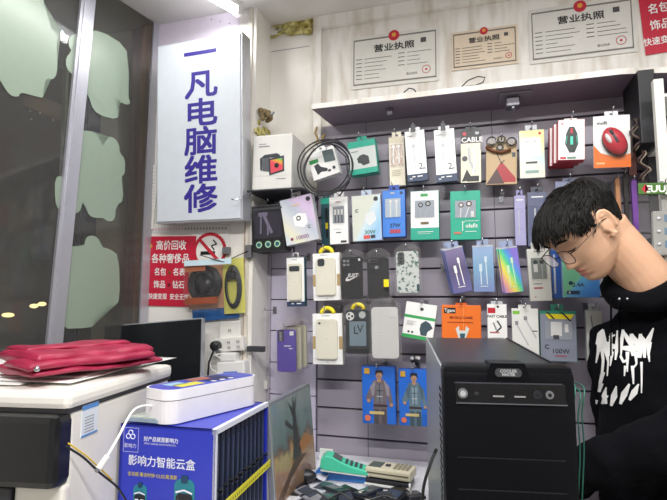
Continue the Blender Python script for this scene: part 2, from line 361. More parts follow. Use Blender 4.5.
# ------------------------------------------------------------------ light-box sign
Rs = (Matrix.Rotation(-.02116,3,'Z') @ Matrix.Rotation(.30997,3,'Y') @ Matrix.Rotation(-.04055,3,'X'))
c2w = lambda v: RGT*v[0]-UPC*v[1]+FWD*v[2]
ux = c2w(Rs@Vector((1,0,0))); uz = -c2w(Rs@Vector((0,1,0))); uy = uz.cross(ux)
cx = c2w((-.40588,-.36077,1.5)); kk = 1.385/cx.y; cx = O+cx*kk; sw = .29644*kk; shh = .5557*kk
Ms = Matrix(((ux.x,uy.x,uz.x,cx.x),(ux.y,uy.y,uz.y,cx.y),(ux.z,uy.z,uz.z,cx.z),(0,0,0,1)))
rt = empty('shop_sign', M=Ms)
MB().box((0,.028,0),(sw,.055,shh), mat('#c9cbd2',.3,.5), .002).build('frame', rt)
m = MB(); m.box((0,-.0015,0),(sw-.012,.003,shh-.012), mat('#ccd2da',.4,emit=0), .001); pur = mat('#35278a',.5)
for k, ch in enumerate('一凡电脑维修'):
    zc = shh/2 - shh*[.095,.265,.42,.575,.73,.885][k]
    m.text(ch, .012 if k else .008, zc, sw*.30, -.0035, pur, bold=.03, sx=1.32)
m.build('face_panel', rt); tag(rt, 'tall white light-box shop sign with purple Chinese characters', 'sign')
m = MB(); m.tube([atY(231.5,199,1.36), atY(236,200,1.36), atY(252,192,1.42), atY(262,190,1.58)], .0018, CH)
tag(m.build('bent_rod', smooth=True), 'thin bent metal rod poking out across the edge of the shop sign', 'rod')
# ------------------------------------------------------------------ paper things on walls
def sheet(name, quad, Y, lb, cat, base, draw, th=.0015, grp=None, sub=None):
    a,b,c,d = [atY(x,y,Y) for x,y in quad]; w = ((b-a).length+(c-d).length)/2; h = ((a-d).length+(b-c).length)/2
    ct = (a+b+c+d)/4; rot = math.atan2((b-a+c-d).z, (b-a+c-d).x)
    T = Matrix.Translation(ct) @ Matrix.Rotation(-rot,4,'Y'); m = MB(); m.box((0,th/2,0),(w,th,h), base)
    draw(m, w, h); o = m.build(name); o.matrix_world = T; tag(o, lb, cat, grp); return o
red = mat('#c22036',.5); rline = mat('#b8323c',.5); ink = mat('#4a4a48',.6)
def cert(frame_c, small=False):
    def d(m,w,h):
        e = .05*w; fc = mat(frame_c,.6)
        for x0,z0_,x1,z1_ in ((-w/2+e*.6,h/2-e*1.1,w/2-e*.6,h/2-e*.9),(-w/2+e*.6,-h/2+e*.8,w/2-e*.6,-h/2+e)): m.corner((x0,-.0006,z0_),(x1,0,z1_+.002),fc)
        for x0 in (-w/2+e*.6, w/2-e*.6-.003): m.corner((x0,-.0006,-h/2+e*.8),(x0+.003,0,h/2-e*.9),fc)
        m.disc(0,h/2-e*.75,.062*w,-.001,0,red); m.disc(0,h/2-e*.6,.028*w,-.0013,0,mat('#e0a23c',.5),n=5)
        m.text('营业执照',0,h*.22,h*.15,-.0012,BK,bold=.02,sx=1.25)
        m.corner((w*.30,-.0008,h*.24),(w*.36,0,h*.24+.055*w),ink)
        for k in range(6):
            for side, ln in ((-.44,.38),(.05,.34)):
                if side > 0 and k > 3: continue
                z_ = h*(.05-.075*k)+ (.03*h if side>0 else 0)
                m.corner((w*side,-.0007,z_),(w*(side+.07),0,z_+.0022),ink); m.corner((w*(side+.1),-.0007,z_),(w*(side+.1+ln*random.uniform(.3,.95)),0,z_+.0014),ink)
        for k in range(14):
            a0 = 2*PI*k/14; a1 = a0+2*PI/14; r = .045*w; line(m,[(w*.36+r*math.cos(a0),-h*.27+r*math.sin(a0)),(w*.36+r*math.cos(a1),-h*.27+r*math.sin(a1))],.002,-.001,rline)
        m.disc(w*.36,-h*.27,.014*w,-.001,0,rline,n=5); m.text('登记机关',w*.20,-h*.32,h*.05,-.001,ink)
    return d
YC = YB-.004
sheet('business_licence', [(351,38),(439,26),(439,80),(351,90)], YC, 'white business licence with grey border, first one above the shelf', 'certificate', mat('#dddbd4',.35), cert('#77756f'))
sheet('business_licence', [(451,33),(518,24),(518,63),(452,71)], YC, 'small cream business licence hanging between the two white ones', 'certificate', mat('#dccbb4',.4), cert('#6e665e'))
sheet('business_licence', [(528,11),(636,-6),(636,52),(530,64)], YC, 'largest white business licence, hanging beside the red poster', 'certificate', mat('#d9d7d1',.35), cert('#77756f'))
wht = mat('#f4f2f0',.5); gold = mat('#c69a2c',.5)
def poster(m,w,h):
    rows = [('高价回收',.36,.17),('各种奢侈品',.17,.17),('名包    名表',-.02,.135),('饰品    钻石',-.2,.135),('快速变现  安全无忧',-.37,.105)]
    for t,z_,s_ in rows: m.text(t, 0 if 'l' else 0, h*z_, s_*h*.86, -.0008, wht, bold=.015, sx=.86)
    m.disc(-w*.0,-h*.02,.03*w,-.0008,0,mat('#7a4a20',.5)); m.disc(0,-h*.2,.03*w,-.0008,0,mat('#6b1420',.5)); m.disc(-w*.42,h*.36,.035*w,-.0008,0,gold,n=6)
sheet('advert_poster', [(147,236.5),(195,236),(194,307),(144.5,305.5)], YL-.004, 'red poster with white Chinese lettering under the light-box sign', 'poster', mat('#c41f3c',.4), poster)
sheet('advert_poster', [(640,-35),(712,-50),(712,44),(640,56)], YC, 'red poster with white Chinese lettering beside the largest licence', 'poster', mat('#c41f3c',.4), poster)
def nosmoke(m,w,h):
    r = w*.40; P = [(r*math.cos(2*PI*k/32), r*math.sin(2*PI*k/32)) for k in range(33)]; line(m,P,r*.2,-.0009,red)
    line(m,[(-r*.72,r*.72),(r*.72,-r*.72)],r*.2,-.0011,red); m.corner((-r*.6,-.001,-r*.22),(r*.35,0,-r*.02),BK); line(m,[(r*.3,r*.05),(r*.1,r*.3),(r*.45,r*.4),(r*.2,r*.65)],r*.08,-.001,BK)
sheet('no_smoking_sign', [(191,232),(229,231),(229,270),(191,271)], YL-.003, 'white no smoking sign with a red ring behind the hanging bags', 'sign', mat('#eeece9',.4), nosmoke)
def notice(m,w,h):
    for k in range(26): m.box((-w*.46+k*w*.036,-.0004,0),(w*.02,.0008,h*.35), mat('#d8b9bc' if k<12 else '#9a9a9c',.6))
sheet('notice_strip', [(147,226),(231,224.5),(231,231.5),(147,233)], YL-.002, 'narrow white strip of faded print right under the light-box sign', 'notice', mat('#e2dfdc',.5), notice)
def cal(m,w,h):
    for k in range(16): m.box((0,-.0004,h*.45-k*h*.06),(w*.7,.0008,.0016), mat('#b5b2ae',.6))
sheet('price_list', [(145,165),(157,165),(155,229),(142,229)], YL-.006, 'narrow sheet of ruled price rows between the window and the sign', 'notice', mat('#e6e3de',.5), cal)
for q_, lb in (((222,247,229,254),'small grey wire clip stuck to the wall by the no smoking sign'), ((245,245,251,258),'grey clip on the wall edge from which the cable bags hang')):
    a = atY(q_[0],q_[1],YL-.02); b = atY(q_[2],q_[3],YL-.02)
    m = MB(); m.corner((a.x,YL-.02,a.z),(b.x,YL-.006,b.z), mat('#66666a',.5), .002); tag(m.build('wire_clip'), lb, 'clip')
# ------------------------------------------------------------------ hanging packs
def frame_of(q, Y):
    if len(q) == 4: q = (q[0],q[1],q[2],q[1],q[2],q[3],q[0],q[3]); straight = True
    else: straight = False
    a,b,c,d = [atY(q[i],q[i+1],Y) for i in (0,2,4,6)]
    w = ((b-a).length+(c-d).length)/2; h = ((a-d).length+(b-c).length)/2; ct = (a+b+c+d)/4
    v = (a-d)+(b-c); rot = 0 if straight else math.atan2(v.x, v.z)
    return w, h, Matrix.Translation(ct) @ Matrix.Rotation(rot,4,'Y')
def art(m, w, h, ops, y=-.0004):
    X = lambda u: (u-.5)*w
    V = lambda v: (.5-v)*h
    for i, o in enumerate(ops):
        yy = y-.00012*i; k = o[0]
        if k == 'r': m.add([(X(o[1]),yy,V(o[4])),(X(o[3]),yy,V(o[4])),(X(o[3]),yy,V(o[2])),(X(o[1]),yy,V(o[2]))],[[0,1,2,3]],o[5])
        elif k == 'c': m.add([(X(o[1])+o[3]*w*math.cos(2*PI*j/18),yy,V(o[2])+o[3]*w*math.sin(2*PI*j/18)) for j in range(18)],[list(range(18))],o[4])
        elif k == 't': m.text(o[1],X(o[2]),V(o[3]),o[4]*h,yy,o[5],bold=o[6] if len(o)>6 else .01)
        elif k == 'p': m.add([(X(u),yy,V(v)) for u,v in o[1]],[list(range(len(o[1])))],o[2])
        elif k == 'l': line(m,[(X(u),V(v)) for u,v in o[1]],o[2]*w,yy,o[3])
def hook(px, Y, ztop, nm, front=.02, sign=0):
    """chrome hook from the slat wall out past the pack"""
    rt = empty('wall_hook', (px, YB, ztop))
    MB().corner((-.006,-.004,-.012),(.006,0,.012), STEEL, .001).build('hook_plate', rt)
    L = YB-Y+front
    MB().tube([(0,0,0),(0,-L,0),(0,-L-.006,.004),(0,-L-.008,.011)], .0016, CH, n=6).build('rod', rt, smooth=True)
    if sign: MB().corner((-.007,-L-.010,-.020),(.007,-L-.008,.004), CLEAR if sign == 1 else mat('#2a2c33',.4), .0005).build('tag_holder', rt)
    tag(rt, 'hook of the '+' '.join(nm.split()[:13]), 'hook', 'hooks on the slat wall'); return rt
def pack(name, q, off, th, side, lb, cat, ops, tab=.018, grp='boxed accessories hanging on the slat wall', base=None, hk=True, tabc=None, hooknm=None, behind=0, win=None, side_m=None, bev=.001, sign=0):
    Y = YB-off; w, h, T = frame_of(q, Y); rt = empty(name, M=T); base = base or side
    m = MB(); m.box((0,th/2,0),(w,th,h), side, bev)
    if base is not side: m.add([(-w/2+bev,-.0002,-h/2+bev),(w/2-bev,-.0002,-h/2+bev),(w/2-bev,-.0002,h/2-bev),(-w/2+bev,-.0002,h/2-bev)],[[0,1,2,3]],base)
    art(m, w, h, ops); m.build('box', rt)
    if tab:
        m = MB(); t = tab; hw = min(w*.3,.016)
        for x0_,x1_,z0_,z1_ in ((-hw,-.004,0,t),(.004,hw,0,t),(-.004,.004,t*.62,t),(-.004,.004,0,t*.2)): m.corner((x0_,th*.4,h/2+z0_-.001),(x1_,th*.4+.001,h/2+z1_), tabc or side)
        m.build('hang_tab', rt)
    if win:
        u0,v0,u1,v1 = win; x0_,x1_ = (u0-.5)*w,(u1-.5)*w; z0_,z1_ = (.5-v1)*h,(.5-v0)*h
        m = MB(); m.rrect(x0_,z0_,x1_,z1_,min(.004,(x1_-x0_)*.3),-.005,-.0022,CLEAR); m.build('window', rt)
    tag(rt, lb, cat, grp)
    if hk:
        p = T @ Vector((0,th*.4,h/2+(tab*.45 if tab else -.001))); hook(p.x, Y, p.z, hooknm or lb.split(',')[0], sign=sign)
    for k in range(behind):
        r2 = rt.copy(); C.objects.link(r2); r2.matrix_world = Matrix.Translation((-.006*(k+1), (th+.003)*(k+1), .0025*(k+1))) @ T
        for ch in rt.children: c2 = ch.copy(); C.objects.link(c2); c2.parent = r2
        r2['label'] = ['identical pack right behind the front ','identical pack hanging last behind the front '][k]+(hooknm or lb.split(',')[0])
    return rt, w, h
teal = mat('#27a58c',.4); dkteal = mat('#2d5560',.4); nav = mat('#2b3e5c',.4); cream = mat('#e9e2cd',.4); lg = mat('#b9bcc0',.4)
blu = mat('#3d78d6',.35); orng = mat('#e87224',.4); redp = mat('#c22436',.4); grn = mat('#3aa35a',.4); dkg = mat('#3a3d42',.4); yel = mat('#f2dc1c',.4)
cable2 = lambda c1: [('l',[(.32,.35),(.34,.8)],.02,c1),('r',.28,.3,.38,.4,c1),('l',[(.68,.2),(.7,.8)],.02,c1),('r',.64,.15,.74,.26,c1)]
ear = lambda m1,m2: [('r',.16,.2,.84,.55,mat('#a8b2bf',.35)),('l',[(.36,.3),(.34,.54)],.03,m2),('l',[(.64,.3),(.5,.54)],.03,m2),('c',.36,.29,.09,m1),('c',.62,.27,.1,m1),('c',.36,.29,.05,m2),('c',.62,.27,.055,m2)]
tinylines = lambda v,n,m1,u0=.15,u1=.8: [('r',u0,v+k*.035,u1-.1*(k%2),v+k*.035+.012,m1) for k in range(n)]
# --- the niche: cooler box, tripod box, power bank
def bigbox(name, q, Y, th, side, base, ops, lb, cat, yaw=0, lid=None):
    w,h,T = frame_of(q, Y); T = T @ Matrix.Rotation(yaw,4,'Z'); rt = empty(name, M=T)
    m = MB(); m.box((0,th/2,0),(w,th,h), side, .001); art(m,w,h,ops); m.build('box', rt)
    m = MB(); m.box((0,th/2,h/2+.0007),(w-.002,th-.002,.0012), lid or base); m.build('lid_flap', rt)
    tag(rt, lb, cat); return rt,w,h
rain = ramp_mat('rainbow_fan_print', [(.0,'#d94a5a'),(.25,'#e0a03c'),(.5,'#86b84a'),(.75,'#4a9ec4'),(1,'#8a5ac0')], .4, 1.2, 30, 'Object')
ops = [('r',.14,.15,.34,.165,GY),('r',.14,.19,.42,.215,GY),('p',[(.2,.42),(.3,.36),(.62,.34),(.7,.38),(.7,.42)],dkg),('p',[(.22,.42),(.44,.42),(.44,.68),(.26,.66)],mat('#6c7076',.3,.5)),('p',[(.18,.42),(.23,.41),(.25,.66),(.2,.64)],dkg),('p',[(.40,.44),(.80,.39),(.82,.68),(.44,.75)],dkg),('p',[(.45,.47),(.76,.43),(.78,.65),(.48,.71)],rain),('c',.62,.57,.06,BK),('r',.05,.75,.96,.754,lg),('r',.62,.81,.86,.82,GY)]
q0 = (254,136.5,292.5,134,291,188.5,252,189.5)
bb,_,_ = bigbox('cooler_box', q0, 1.43, .12, mat('#dcdbd6',.4), W, ops, 'white box printed with a rainbow-lit computer cooler', 'box')
w,h,T = frame_of(q0,1.43); zb0 = (T@Vector((0,0,-h/2))).z
m = MB(); cxx = T.translation.x; m.corner((XR+.001,1.42,zb0-.006),(cxx+w/2+.035,YB,zb0-.001), mat('#3c3d42',.5), .001)
m.corner((XR+.001,YB-.02,zb0-.04),(XR+.02,YB-.001,zb0-.006), mat('#3c3d42',.5)); tag(m.build('bracket_shelf'), 'small dark bracket shelf carrying the white cooler box', 'shelf')
fade = mat('#6a6478',.4)
ops = [('r',.06,.05,.94,.1,dkg),('r',.08,.14,.92,.72,mat('#2c2a36',.25)),('l',[(.38,.2),(.62,.62)],.09,fade),('l',[(.3,.2),(.28,.62)],.05,fade),('l',[(.5,.4),(.5,.66)],.05,fade),('r',.22,.15,.5,.24,fade),('c',.22,.86,.095,mat('#9ec9a8',.5)),('c',.5,.86,.095,mat('#9ec9a8',.5)),('c',.78,.86,.095,mat('#9ec9a8',.5)),('c',.22,.86,.06,dkteal),('c',.5,.86,.06,dkteal),('c',.78,.86,.06,dkteal)]
bigbox('tripod_box', (251,206,284,204.5,284.5,250,252.5,251.5), 1.45, .09, mat('#17181c',.3), BK, ops, 'black box with a phone tripod and three green round icons', 'box', lid=mat('#3e3f45',.4))
hook(atY(266,204,1.45).x, 1.46, atY(266,204,1.5).z-.0, 'black tripod box', front=-.01)
holo = ramp_mat('silver_holographic_card', [(0,'#c9d9ec'),(.3,'#e4e2c8'),(.55,'#d4d6da'),(.8,'#bcc4d2'),(1,'#d6c2e0')], .22, .8, 1)
ops = [('p',[(.33,.42),(.5,.36),(.74,.4),(.76,.6),(.62,.68),(.36,.62)],wht),('c',.5,.47,.075,dkg),('c',.5,.47,.04,wht),('c',.88,.1,.07,dkg),('t','10000',.52,.885,.12,mat('#7a4a80',.4),.01),('c',.2,.885,.045,mat('#8a3450',.4)),('t','C',.78,.7,.1,BK,.02),('r',.35,.16,.6,.19,mat('#d8c49a',.4))]
pack('power_bank_box', (279,200,311.5,194,318.5,239.5,287,245.5), .15, .03, mat('#c8c8cc',.3), 'silver box of a round magnetic power bank hung at a tilt', 'box', ops, base=holo)
# phone holder box inside coil of cable
ops = [('r',.0,.28,.34,.42,grn),('p',[(.55,.08),(.95,.12),(.95,.55),(.55,.5)],mat('#5d6b6d',.4)),('p',[(.14,.5),(.3,.45),(.38,.6),(.6,.72),(.58,.82),(.35,.78),(.2,.85)],dkg),('r',.6,.78,.7,.86,dkg),('r',.78,.72,.88,.82,dkg)]
pack('phone_holder_box', (307,155,333,144,340,172,314,181), .11, .03, W, 'white and green phone holder box inside the coil of black cable', 'box', ops)
m = MB(); cc = atY(327,168,YB-.16); random.seed(11)
for k in range(4):
    r = .072+.005*k; ox, oz = random.uniform(-.006,.006), random.uniform(-.006,.006)
    m.tube([(cc.x+ox+r*math.cos(a_), cc.y-.004*k+.006*math.sin(3*a_+k), cc.z+oz+r*1.02*math.sin(a_)) for a_ in [2*PI*i/40 for i in range(40)]], .0024, mat('#2b2b30',.45), closed=True)
m.tube([(cc.x+.01,cc.y,cc.z+.08),(cc.x+.06,cc.y,cc.z+.03),(cc.x+.07,cc.y,cc.z-.05),(cc.x+.04,cc.y+.0,cc.z-.09)], .0022, mat('#2b2b30',.45))
tag(m.build('cable_coil', smooth=True), 'large loose coil of black cable hanging round a phone holder box', 'cable')
pq = atY(322,141,YB-.16); hook(pq.x, YB-.16, atY(327,143,YB-.16).z, 'coil of black cable')
m = MB(); pts = [(317,127),(315,133),(318,139),(314,146),(321,141),(325,134)]
m.tube([atY(x,y,1.56) for x,y in pts], .004, mat('#b59a62',.7)); tag(m.build('frayed_strap', smooth=True), 'twisted tan strap end hanging under the left tip of the shelf', 'strap')
ops = [('r',0,.0,1,.2,teal),('r',0,.84,1,1,teal),('p',[(.28,.55),(.4,.45),(.55,.42),(.72,.5),(.74,.72),(.5,.76),(.4,.66)],dkg),('c',.38,.62,.07,dkg),('r',.1,.3,.35,.33,GY)]
pack('phone_holder_box', (347.5,143,374.5,138,378,171,350.5,176), .09, .04, teal, 'teal and white car phone holder box beside the coil of cable', 'box', ops, base=mat('#c9cfcc',.4))
ops = [('r',.05,0,.95,.12,mat('#d9d1b8',.4)),('r',.1,.16,.9,.6,mat('#b59a86',.4)),('l',[(.3,.2),(.28,.55)],.08,W),('l',[(.62,.2),(.64,.55)],.08,W),('c',.3,.2,.1,W),('c',.62,.2,.1,W)]+tinylines(.68,4,mat('#bdb49c',.5))
pack('earphone_box', (388.5,138,404,135.5,405.5,185,390,186.5), .07, .02, cream, 'narrow cream earphone box next to two tall white cable boxes', 'box', ops, win=(.08,.15,.92,.62))
for i,(q,lb,of) in enumerate((((404,132,424.5,129,428,179.5,408,182.5),'tall white two metre cable box with navy base, beside the cream earphone box',.1),((433.5,131,454,127,457.5,179,436.5,184),'tall white two metre cable box with navy base, beside the black CABLE pack',.1))):
    ops = [('r',0,.86,1,1,nav),('l',[(.4,.3),(.42,.75)],.04,lg),('l',[(.72,.1),(.72,.6)],.03,lg),('r',.34,.27,.48,.34,lg),('t','2',.7,.72,.17,BK,.0),('t','m',.86,.76,.07,BK,.01),('r',.12,.1,.4,.11,GY),('r',.25,.9,.4,.92,W),('r',.5,.9,.75,.92,W),('r',.12,.93,.25,.96,lg)]
    pack('cable_box', q, of, .018, nav, lb, 'box', ops, base=W, tab=.012, tabc=W, hooknm=['white two metre cable box beside the cream pack','white two metre cable box beside the CABLE pack'][i], sign=2)
ops = [('r',0,0,1,.26,BK),('p',[(.0,.27),(1,.40),(1,1),(0,1)],cream),('c',.18,.08,.1,redp),('t','CABLE',.56,.2,.13,W,.02),('r',.72,.05,.9,.1,lg),('l',[(.4,.35),(.45,.6),(.7,.8)],.12,lg),('l',[(.6,.35),(.7,.6),(.6,.85)],.07,W),('c',.2,.55,.14,dkg),('p',[(.05,.98),(.3,.75),(.6,.95)],BK),('r',.3,.88,.9,.98,BK)]
pack('cable_pack', (461,128,480.5,131,481,183,461,182), .08, .012, BK, 'black and cream cable pack with the word CABLE on top', 'pack', ops, base=cream, tab=.01)
# leather key ring pack
rt, w, h = pack('charm_pack', (486,143,517,142,517,185,486,184), .07, .012, mat('#b39a7c',.5), 'brown card pack of metal rings with a leather strap and red print', 'pack', [('p',[(.05,.95),(.5,.45),(.95,.85),(.95,.95)],mat('#a8202c',.4)),('p',[(.02,.98),(.35,.62),(.6,.98)],mat('#4a3030',.4)),('l',[(.35,.25),(.5,.5),(.6,.42)],.03,BK),('r',.84,.25,.95,.36,dkg)], base=mat('#c3a983',.5))
for k,(u,v,r) in enumerate(((.18,-.02,.014),(.5,-.05,.011),(.82,.02,.013),(.45,.14,.009))):
    m = MB(); m.tube([((u-.5)*w+r*math.cos(a_),-.006-.001*k,(.5-v)*h+r*math.sin(a_)) for a_ in [2*PI*i/18 for i in range(18)]], .0022, mat('#9c9a94',.2,1), closed=True); m.disc((u-.5)*w,(.5-v)*h,r*.6,-.008,-.004,mat('#55524e',.3,.8)); m.build('metal_ring', rt, smooth=False)
MB().tube([((u-.5)*w,-.007,(.5-v)*h) for u,v in ((.0,.1),(.2,.2),(.5,.25),(.8,.2))], .005, mat('#6e3f22',.5)).build('leather_strap', rt, smooth=True)
past = ramp_mat('pastel_holographic_card', [(0,'#e2ecd2'),(.35,'#f0e6d0'),(.6,'#bfe4dc'),(1,'#e8d88a')], .25, 1.3, 1)
ops = [('r',.16,.16,.84,.55,mat('#e6eaec',.2)),('c',.34,.25,.09,lg),('c',.62,.25,.09,lg),('l',[(.36,.27),(.4,.52)],.05,wht),('l',[(.6,.27),(.56,.52)],.05,wht),('c',.82,.08,.06,redp),('r',.25,.66,.7,.7,dkg),('r',.22,.84,.75,.9,mat('#88a8a4',.4))]
pack('earphone_box', (519,131,544,129,545.5,177,520,179), .09, .025, mat('#b9bcc0',.3), 'pastel holographic earphone box next to the mouse boxes', 'box', ops, base=past, win=(.14,.14,.86,.57))
mouse_ops = [('p',[(.42,.18),(.6,.18),(.72,.35),(.76,.6),(.62,.82),(.42,.82),(.26,.6),(.3,.35)],mat('#23302c',.3)),('r',.47,.22,.55,.34,redp),('r',.46,.42,.56,.62,mat('#4ad0b8',.3)),('l',[(.34,.4),(.3,.6)],.03,teal),('l',[(.68,.4),(.72,.6)],.03,teal),('c',.16,.1,.05,mat('#d98a8a',.4)),('r',.08,.92,.3,.97,redp),('r',.34,.92,.66,.97,mat('#6a8a78',.4))]
pack('mouse_box', (558,120,585,119,585,160,558,160), .15, .035, redp, 'white and red box of a black gaming mouse', 'box', mouse_ops, base=W, behind=2, tab=.008, tabc=W)
rt,w,h = pack('mouse_pack', (593,117,630,114,631,166,594,169), .15, .004, W, 'white and orange pack with a red and black computer mouse', 'pack', [('p',[(0,.56),(.2,.72),(.6,.8),(1,.74),(1,1),(0,1)],orng),('t','XXXXXX'[:0]+'mofii',.24,.14,.09,BK,.03),('r',.07,.9,.3,.93,mat('#f4c090',.4))], tab=.012, base=W)
mm = MB(); Tm = Matrix.Translation((w*.04,-.014,-h*.02)) @ Matrix.Rotation(math.radians(-27),4,'Y')
mm.ball((0,0,0),(.026,.016,.040), redp, T=Tm); mm.ball((0,.006,-.003),(.028,.012,.041), mat('#26171a',.4), T=Tm)
mm.box((0,-.012,.022),(.008,.008,.016), BK, .003, T=Tm); mm.box((0,-.0155,.002),(.006,.003,.024), dkg, .001, T=Tm); mm.ball((-.013,-.010,.01),(.006,.006,.016), mat('#e8e4e2',.3), T=Tm)
mm.build('mouse', rt, smooth=True)
MB().rrect(-w*.44,-h*.42,w*.46,h*.36,.01,-.0315,-.0308,CLEAR).build('blister', rt)
# second row, under the niche and along
m=None
ops=[]
rt,w,h = pack('screwdriver_pack', (321,199,331,197,333,247,322,249), .05, .008, dkteal, 'narrow teal blister of small tools behind the white three-way cable box', 'pack', [('r',0,0,1,.12,teal),('l',[(.5,.2),(.5,.8)],.2,BK),('r',.38,.5,.62,.62,yel)])
ops = [('r',.2,.2,.8,.56,mat('#9aa0a8',.3)),('l',[(.32,.24),(.32,.55)],.05,dkg),('l',[(.5,.24),(.5,.55)],.05,dkg),('l',[(.68,.24),(.68,.55)],.05,dkg),('r',.27,.26,.37,.38,W),('r',.45,.26,.55,.38,W),('r',.63,.26,.73,.38,W),('r',.35,.1,.6,.115,mat('#b4606a',.4)),('r',.2,.68,.6,.69,lg),('r',.35,.75,.62,.765,dkg),('r',.6,.93,.9,.97,dkg)]
pack('cable_box', (329,198,347.5,196,348.5,243.5,330,244.5), .11, .02, mat('#d6d6d6',.35), 'white box showing a three-way charging cable in its window', 'box', ops, base=W, win=(.18,.19,.82,.57))
ops = [('p',[(.46,.42),(.78,.36),(.84,.56),(.6,.68),(.46,.58)],mat('#dde2e4',.3)),('t','30W',.6,.82,.12,mat('#2c6a4c',.4),.015),('r',.38,.88,.6,.96,mat('#d85a50',.4)),('r',.62,.88,.78,.95,dkg),('c',.84,.1,.08,mat('#556',.4) if 0 else dkg),('t','C',.17,.34,.1,BK,.03)]
holo2 = ramp_mat('blue_holographic_card', [(0,'#d8dcd0'),(.12,'#cfe2ea'),(.5,'#9cc8ea'),(1,'#c8c4ee')], .22, -.7, 1)
pack('charger_box', (351.5,197,380,193,382,238.5,353,243), .12, .028, mat('#b8c4d4',.3), 'pale blue holographic 30W charger box', 'box', ops, base=holo2, sign=0)
ops = [('r',.12,.18,.8,.58,mat('#c4d4e4',.3)),('l',[(.36,.24),(.36,.57)],.06,W),('l',[(.62,.24),(.62,.57)],.06,W),('c',.36,.24,.07,W),('c',.62,.24,.07,W),('t','27W',.55,.76,.11,BK,.015),('r',.32,.84,.78,.92,mat('#b04a5c',.4)),('c',.84,.07,.07,nav),('r',.35,.05,.55,.08,lg)]
pack('charger_box', (382,190.5,405,189.5,405.5,237,383,237), .11, .028, mat('#2a4ea8',.3), 'bright blue 27W charger box with a white cable window', 'box', ops, base=mat('#4a86dc',.3), win=(.11,.17,.82,.59))
ops = [('r',0,.76,1,1,teal),('r',.36,.06,.62,.12,grn)]+ear(dkg,lg)+[('r',.36,.64,.64,.69,mat('#6b5a40',.4)),('r',.25,.84,.8,.85,W),('r',.25,.88,.7,.885,W)]
pack('earphone_box', (410.5,191.5,438.5,190,439.5,239.5,410.5,239.5), .1, .028, teal, 'white earphone box with a teal base beside the blue charger box', 'box', ops, base=W, win=(.15,.19,.85,.56), tab=0)
ops = ear(mat('#5a3030',.4),wht)+[('r',.68,.42,.78,.54,W),('r',.4,.62,.42,.82,W),('l',[(.42,.66),(.5,.62),(.95,.62)],.012,W),('t','olafit',.7,.72,.12,W,.01),('r',.12,.84,.36,.88,mat('#c8705c',.4)),('r',.5,.83,.85,.84,W)]
pack('earphone_box', (450,191,480.5,190.5,481,239.5,450.5,240), .1, .028, mat('#14866c',.4), 'plain teal green earphone box with a white window', 'box', ops, base=mat('#1fa88a',.4), win=(.15,.19,.85,.56), tab=0)
for q,lb,c1,c2 in (((514,196,525,195,526.5,245,515.5,246),'narrow lavender box hanging close behind the hair','#a9a6cc','#8c88b4'),((527,193,547,191,548,246,528,247),'slate grey cable box hidden behind the hair','#5f6580','#3d4050')):
    pack('cable_box', q, .07, .02, mat(c2,.3), lb, 'box', [('r',.1,.25,.9,.7,mat(c1,.25)),('r',.35,.3,.42,.8,lg),('r',.2,.08,.8,.1,W)], base=mat(c1,.3), hooknm=lb)
pack('tool_pack', (555,182,583,180,583,215,556,216), .09, .02, mat('#7e84a0',.3), 'blue grey clear pack above the head by the red mouse', 'pack', [('r',.1,.2,.9,.8,mat('#9aa2c8',.3))], tab=.01)
# --- row of phone cases
def case_geo(m, w, h, body, cam_pos=(-.25,.36), cam_sz=(.3,.2), n=2, y=-.001, th=.008, bump=None, T=None):
    m.rrect(-w/2,-h/2,w/2,h/2,w*.13,y-th,y,body,T); m.rrect(-w/2+.002,-h/2+.002,w/2-.002,h/2-.002,w*.11,y-th-.0006,y-th,body,T)
    bx,bz = cam_pos[0]*w, cam_pos[1]*h; sw_,sh_ = cam_sz[0]*w, cam_sz[1]*h*.9
    m.rrect(bx-sw_/2,bz-sh_/2,bx+sw_/2,bz+sh_/2,min(sw_,sh_)*.3,y-th-.0022,y-th,bump or dkg,T)
    return m
def case_box(q, off, lb, sider=None, navy=False, tabyel=False, cream_case='#ddd9c8', cams='v'):
    Y=YB-off; w,h,T = frame_of(q,Y); rt = empty('phone_case_box', M=T); th=.022
    m = MB(); m.box((0,th/2,0),(w,th,h), sider or mat('#dfddd4',.4), .001)
    art(m,w,h,[('r',.01,.005,.99,.995,W)]+([('r',0,.9,1,1,nav),('r',.25,.93,.4,.95,W),('r',.55,.93,.8,.95,W)] if navy else [('r',0,.45,.1,.7,mat('#b49b6e',.5)),('r',.88,.45,1,.7,mat('#b49b6e',.5)),('t','o',.5,.95,.05,GY)])+[('r',.3,.04,.6,.05,GY)]); m.build('box', rt)
    m = MB(); cw,chh = (w*.7,h*.78) if not navy else (w*.72,h*.74); cm = mat(cream_case,.35)
    if cams=='bar': case_geo(m,cw,chh,cm,(0,.36),(.8,.16))
    elif cams=='none': case_geo(m,cw,chh,cm,(-.33,.40),(.1,.05))
    else: case_geo(m,cw,chh,cm,(-.22,.38),(.36,.22))
    m.text('o',0,0,.01,-.0102,lg); m.build('phone_case', rt)
    if tabyel:
        m = MB(); m.tube([(.019*math.cos(a_),.004,h/2+.019*math.sin(a_)*.85) for a_ in [PI*i/14 for i in range(15)]], .0065, yel); m.build('yellow_hanger', rt, smooth=True)
    else:
        m = MB(); m.tube([(-.008,.004,h/2-.001),(-.008,.004,h/2+.014),(.008,.004,h/2+.014),(.008,.004,h/2-.001)], .0022, W); m.build('hang_tab', rt, smooth=True)
    tag(rt, lb, 'phone case', 'boxed and bagged phone cases on the slat wall'); p = T@Vector((0,.004,h/2+.012)); hook(p.x,Y,p.z,lb,sign=1)
case_box((286.5,258,304,257,305,306,287,307), .13, 'narrow white phone case box with a navy base and green side', sider=dkteal, navy=True, cams='bar')
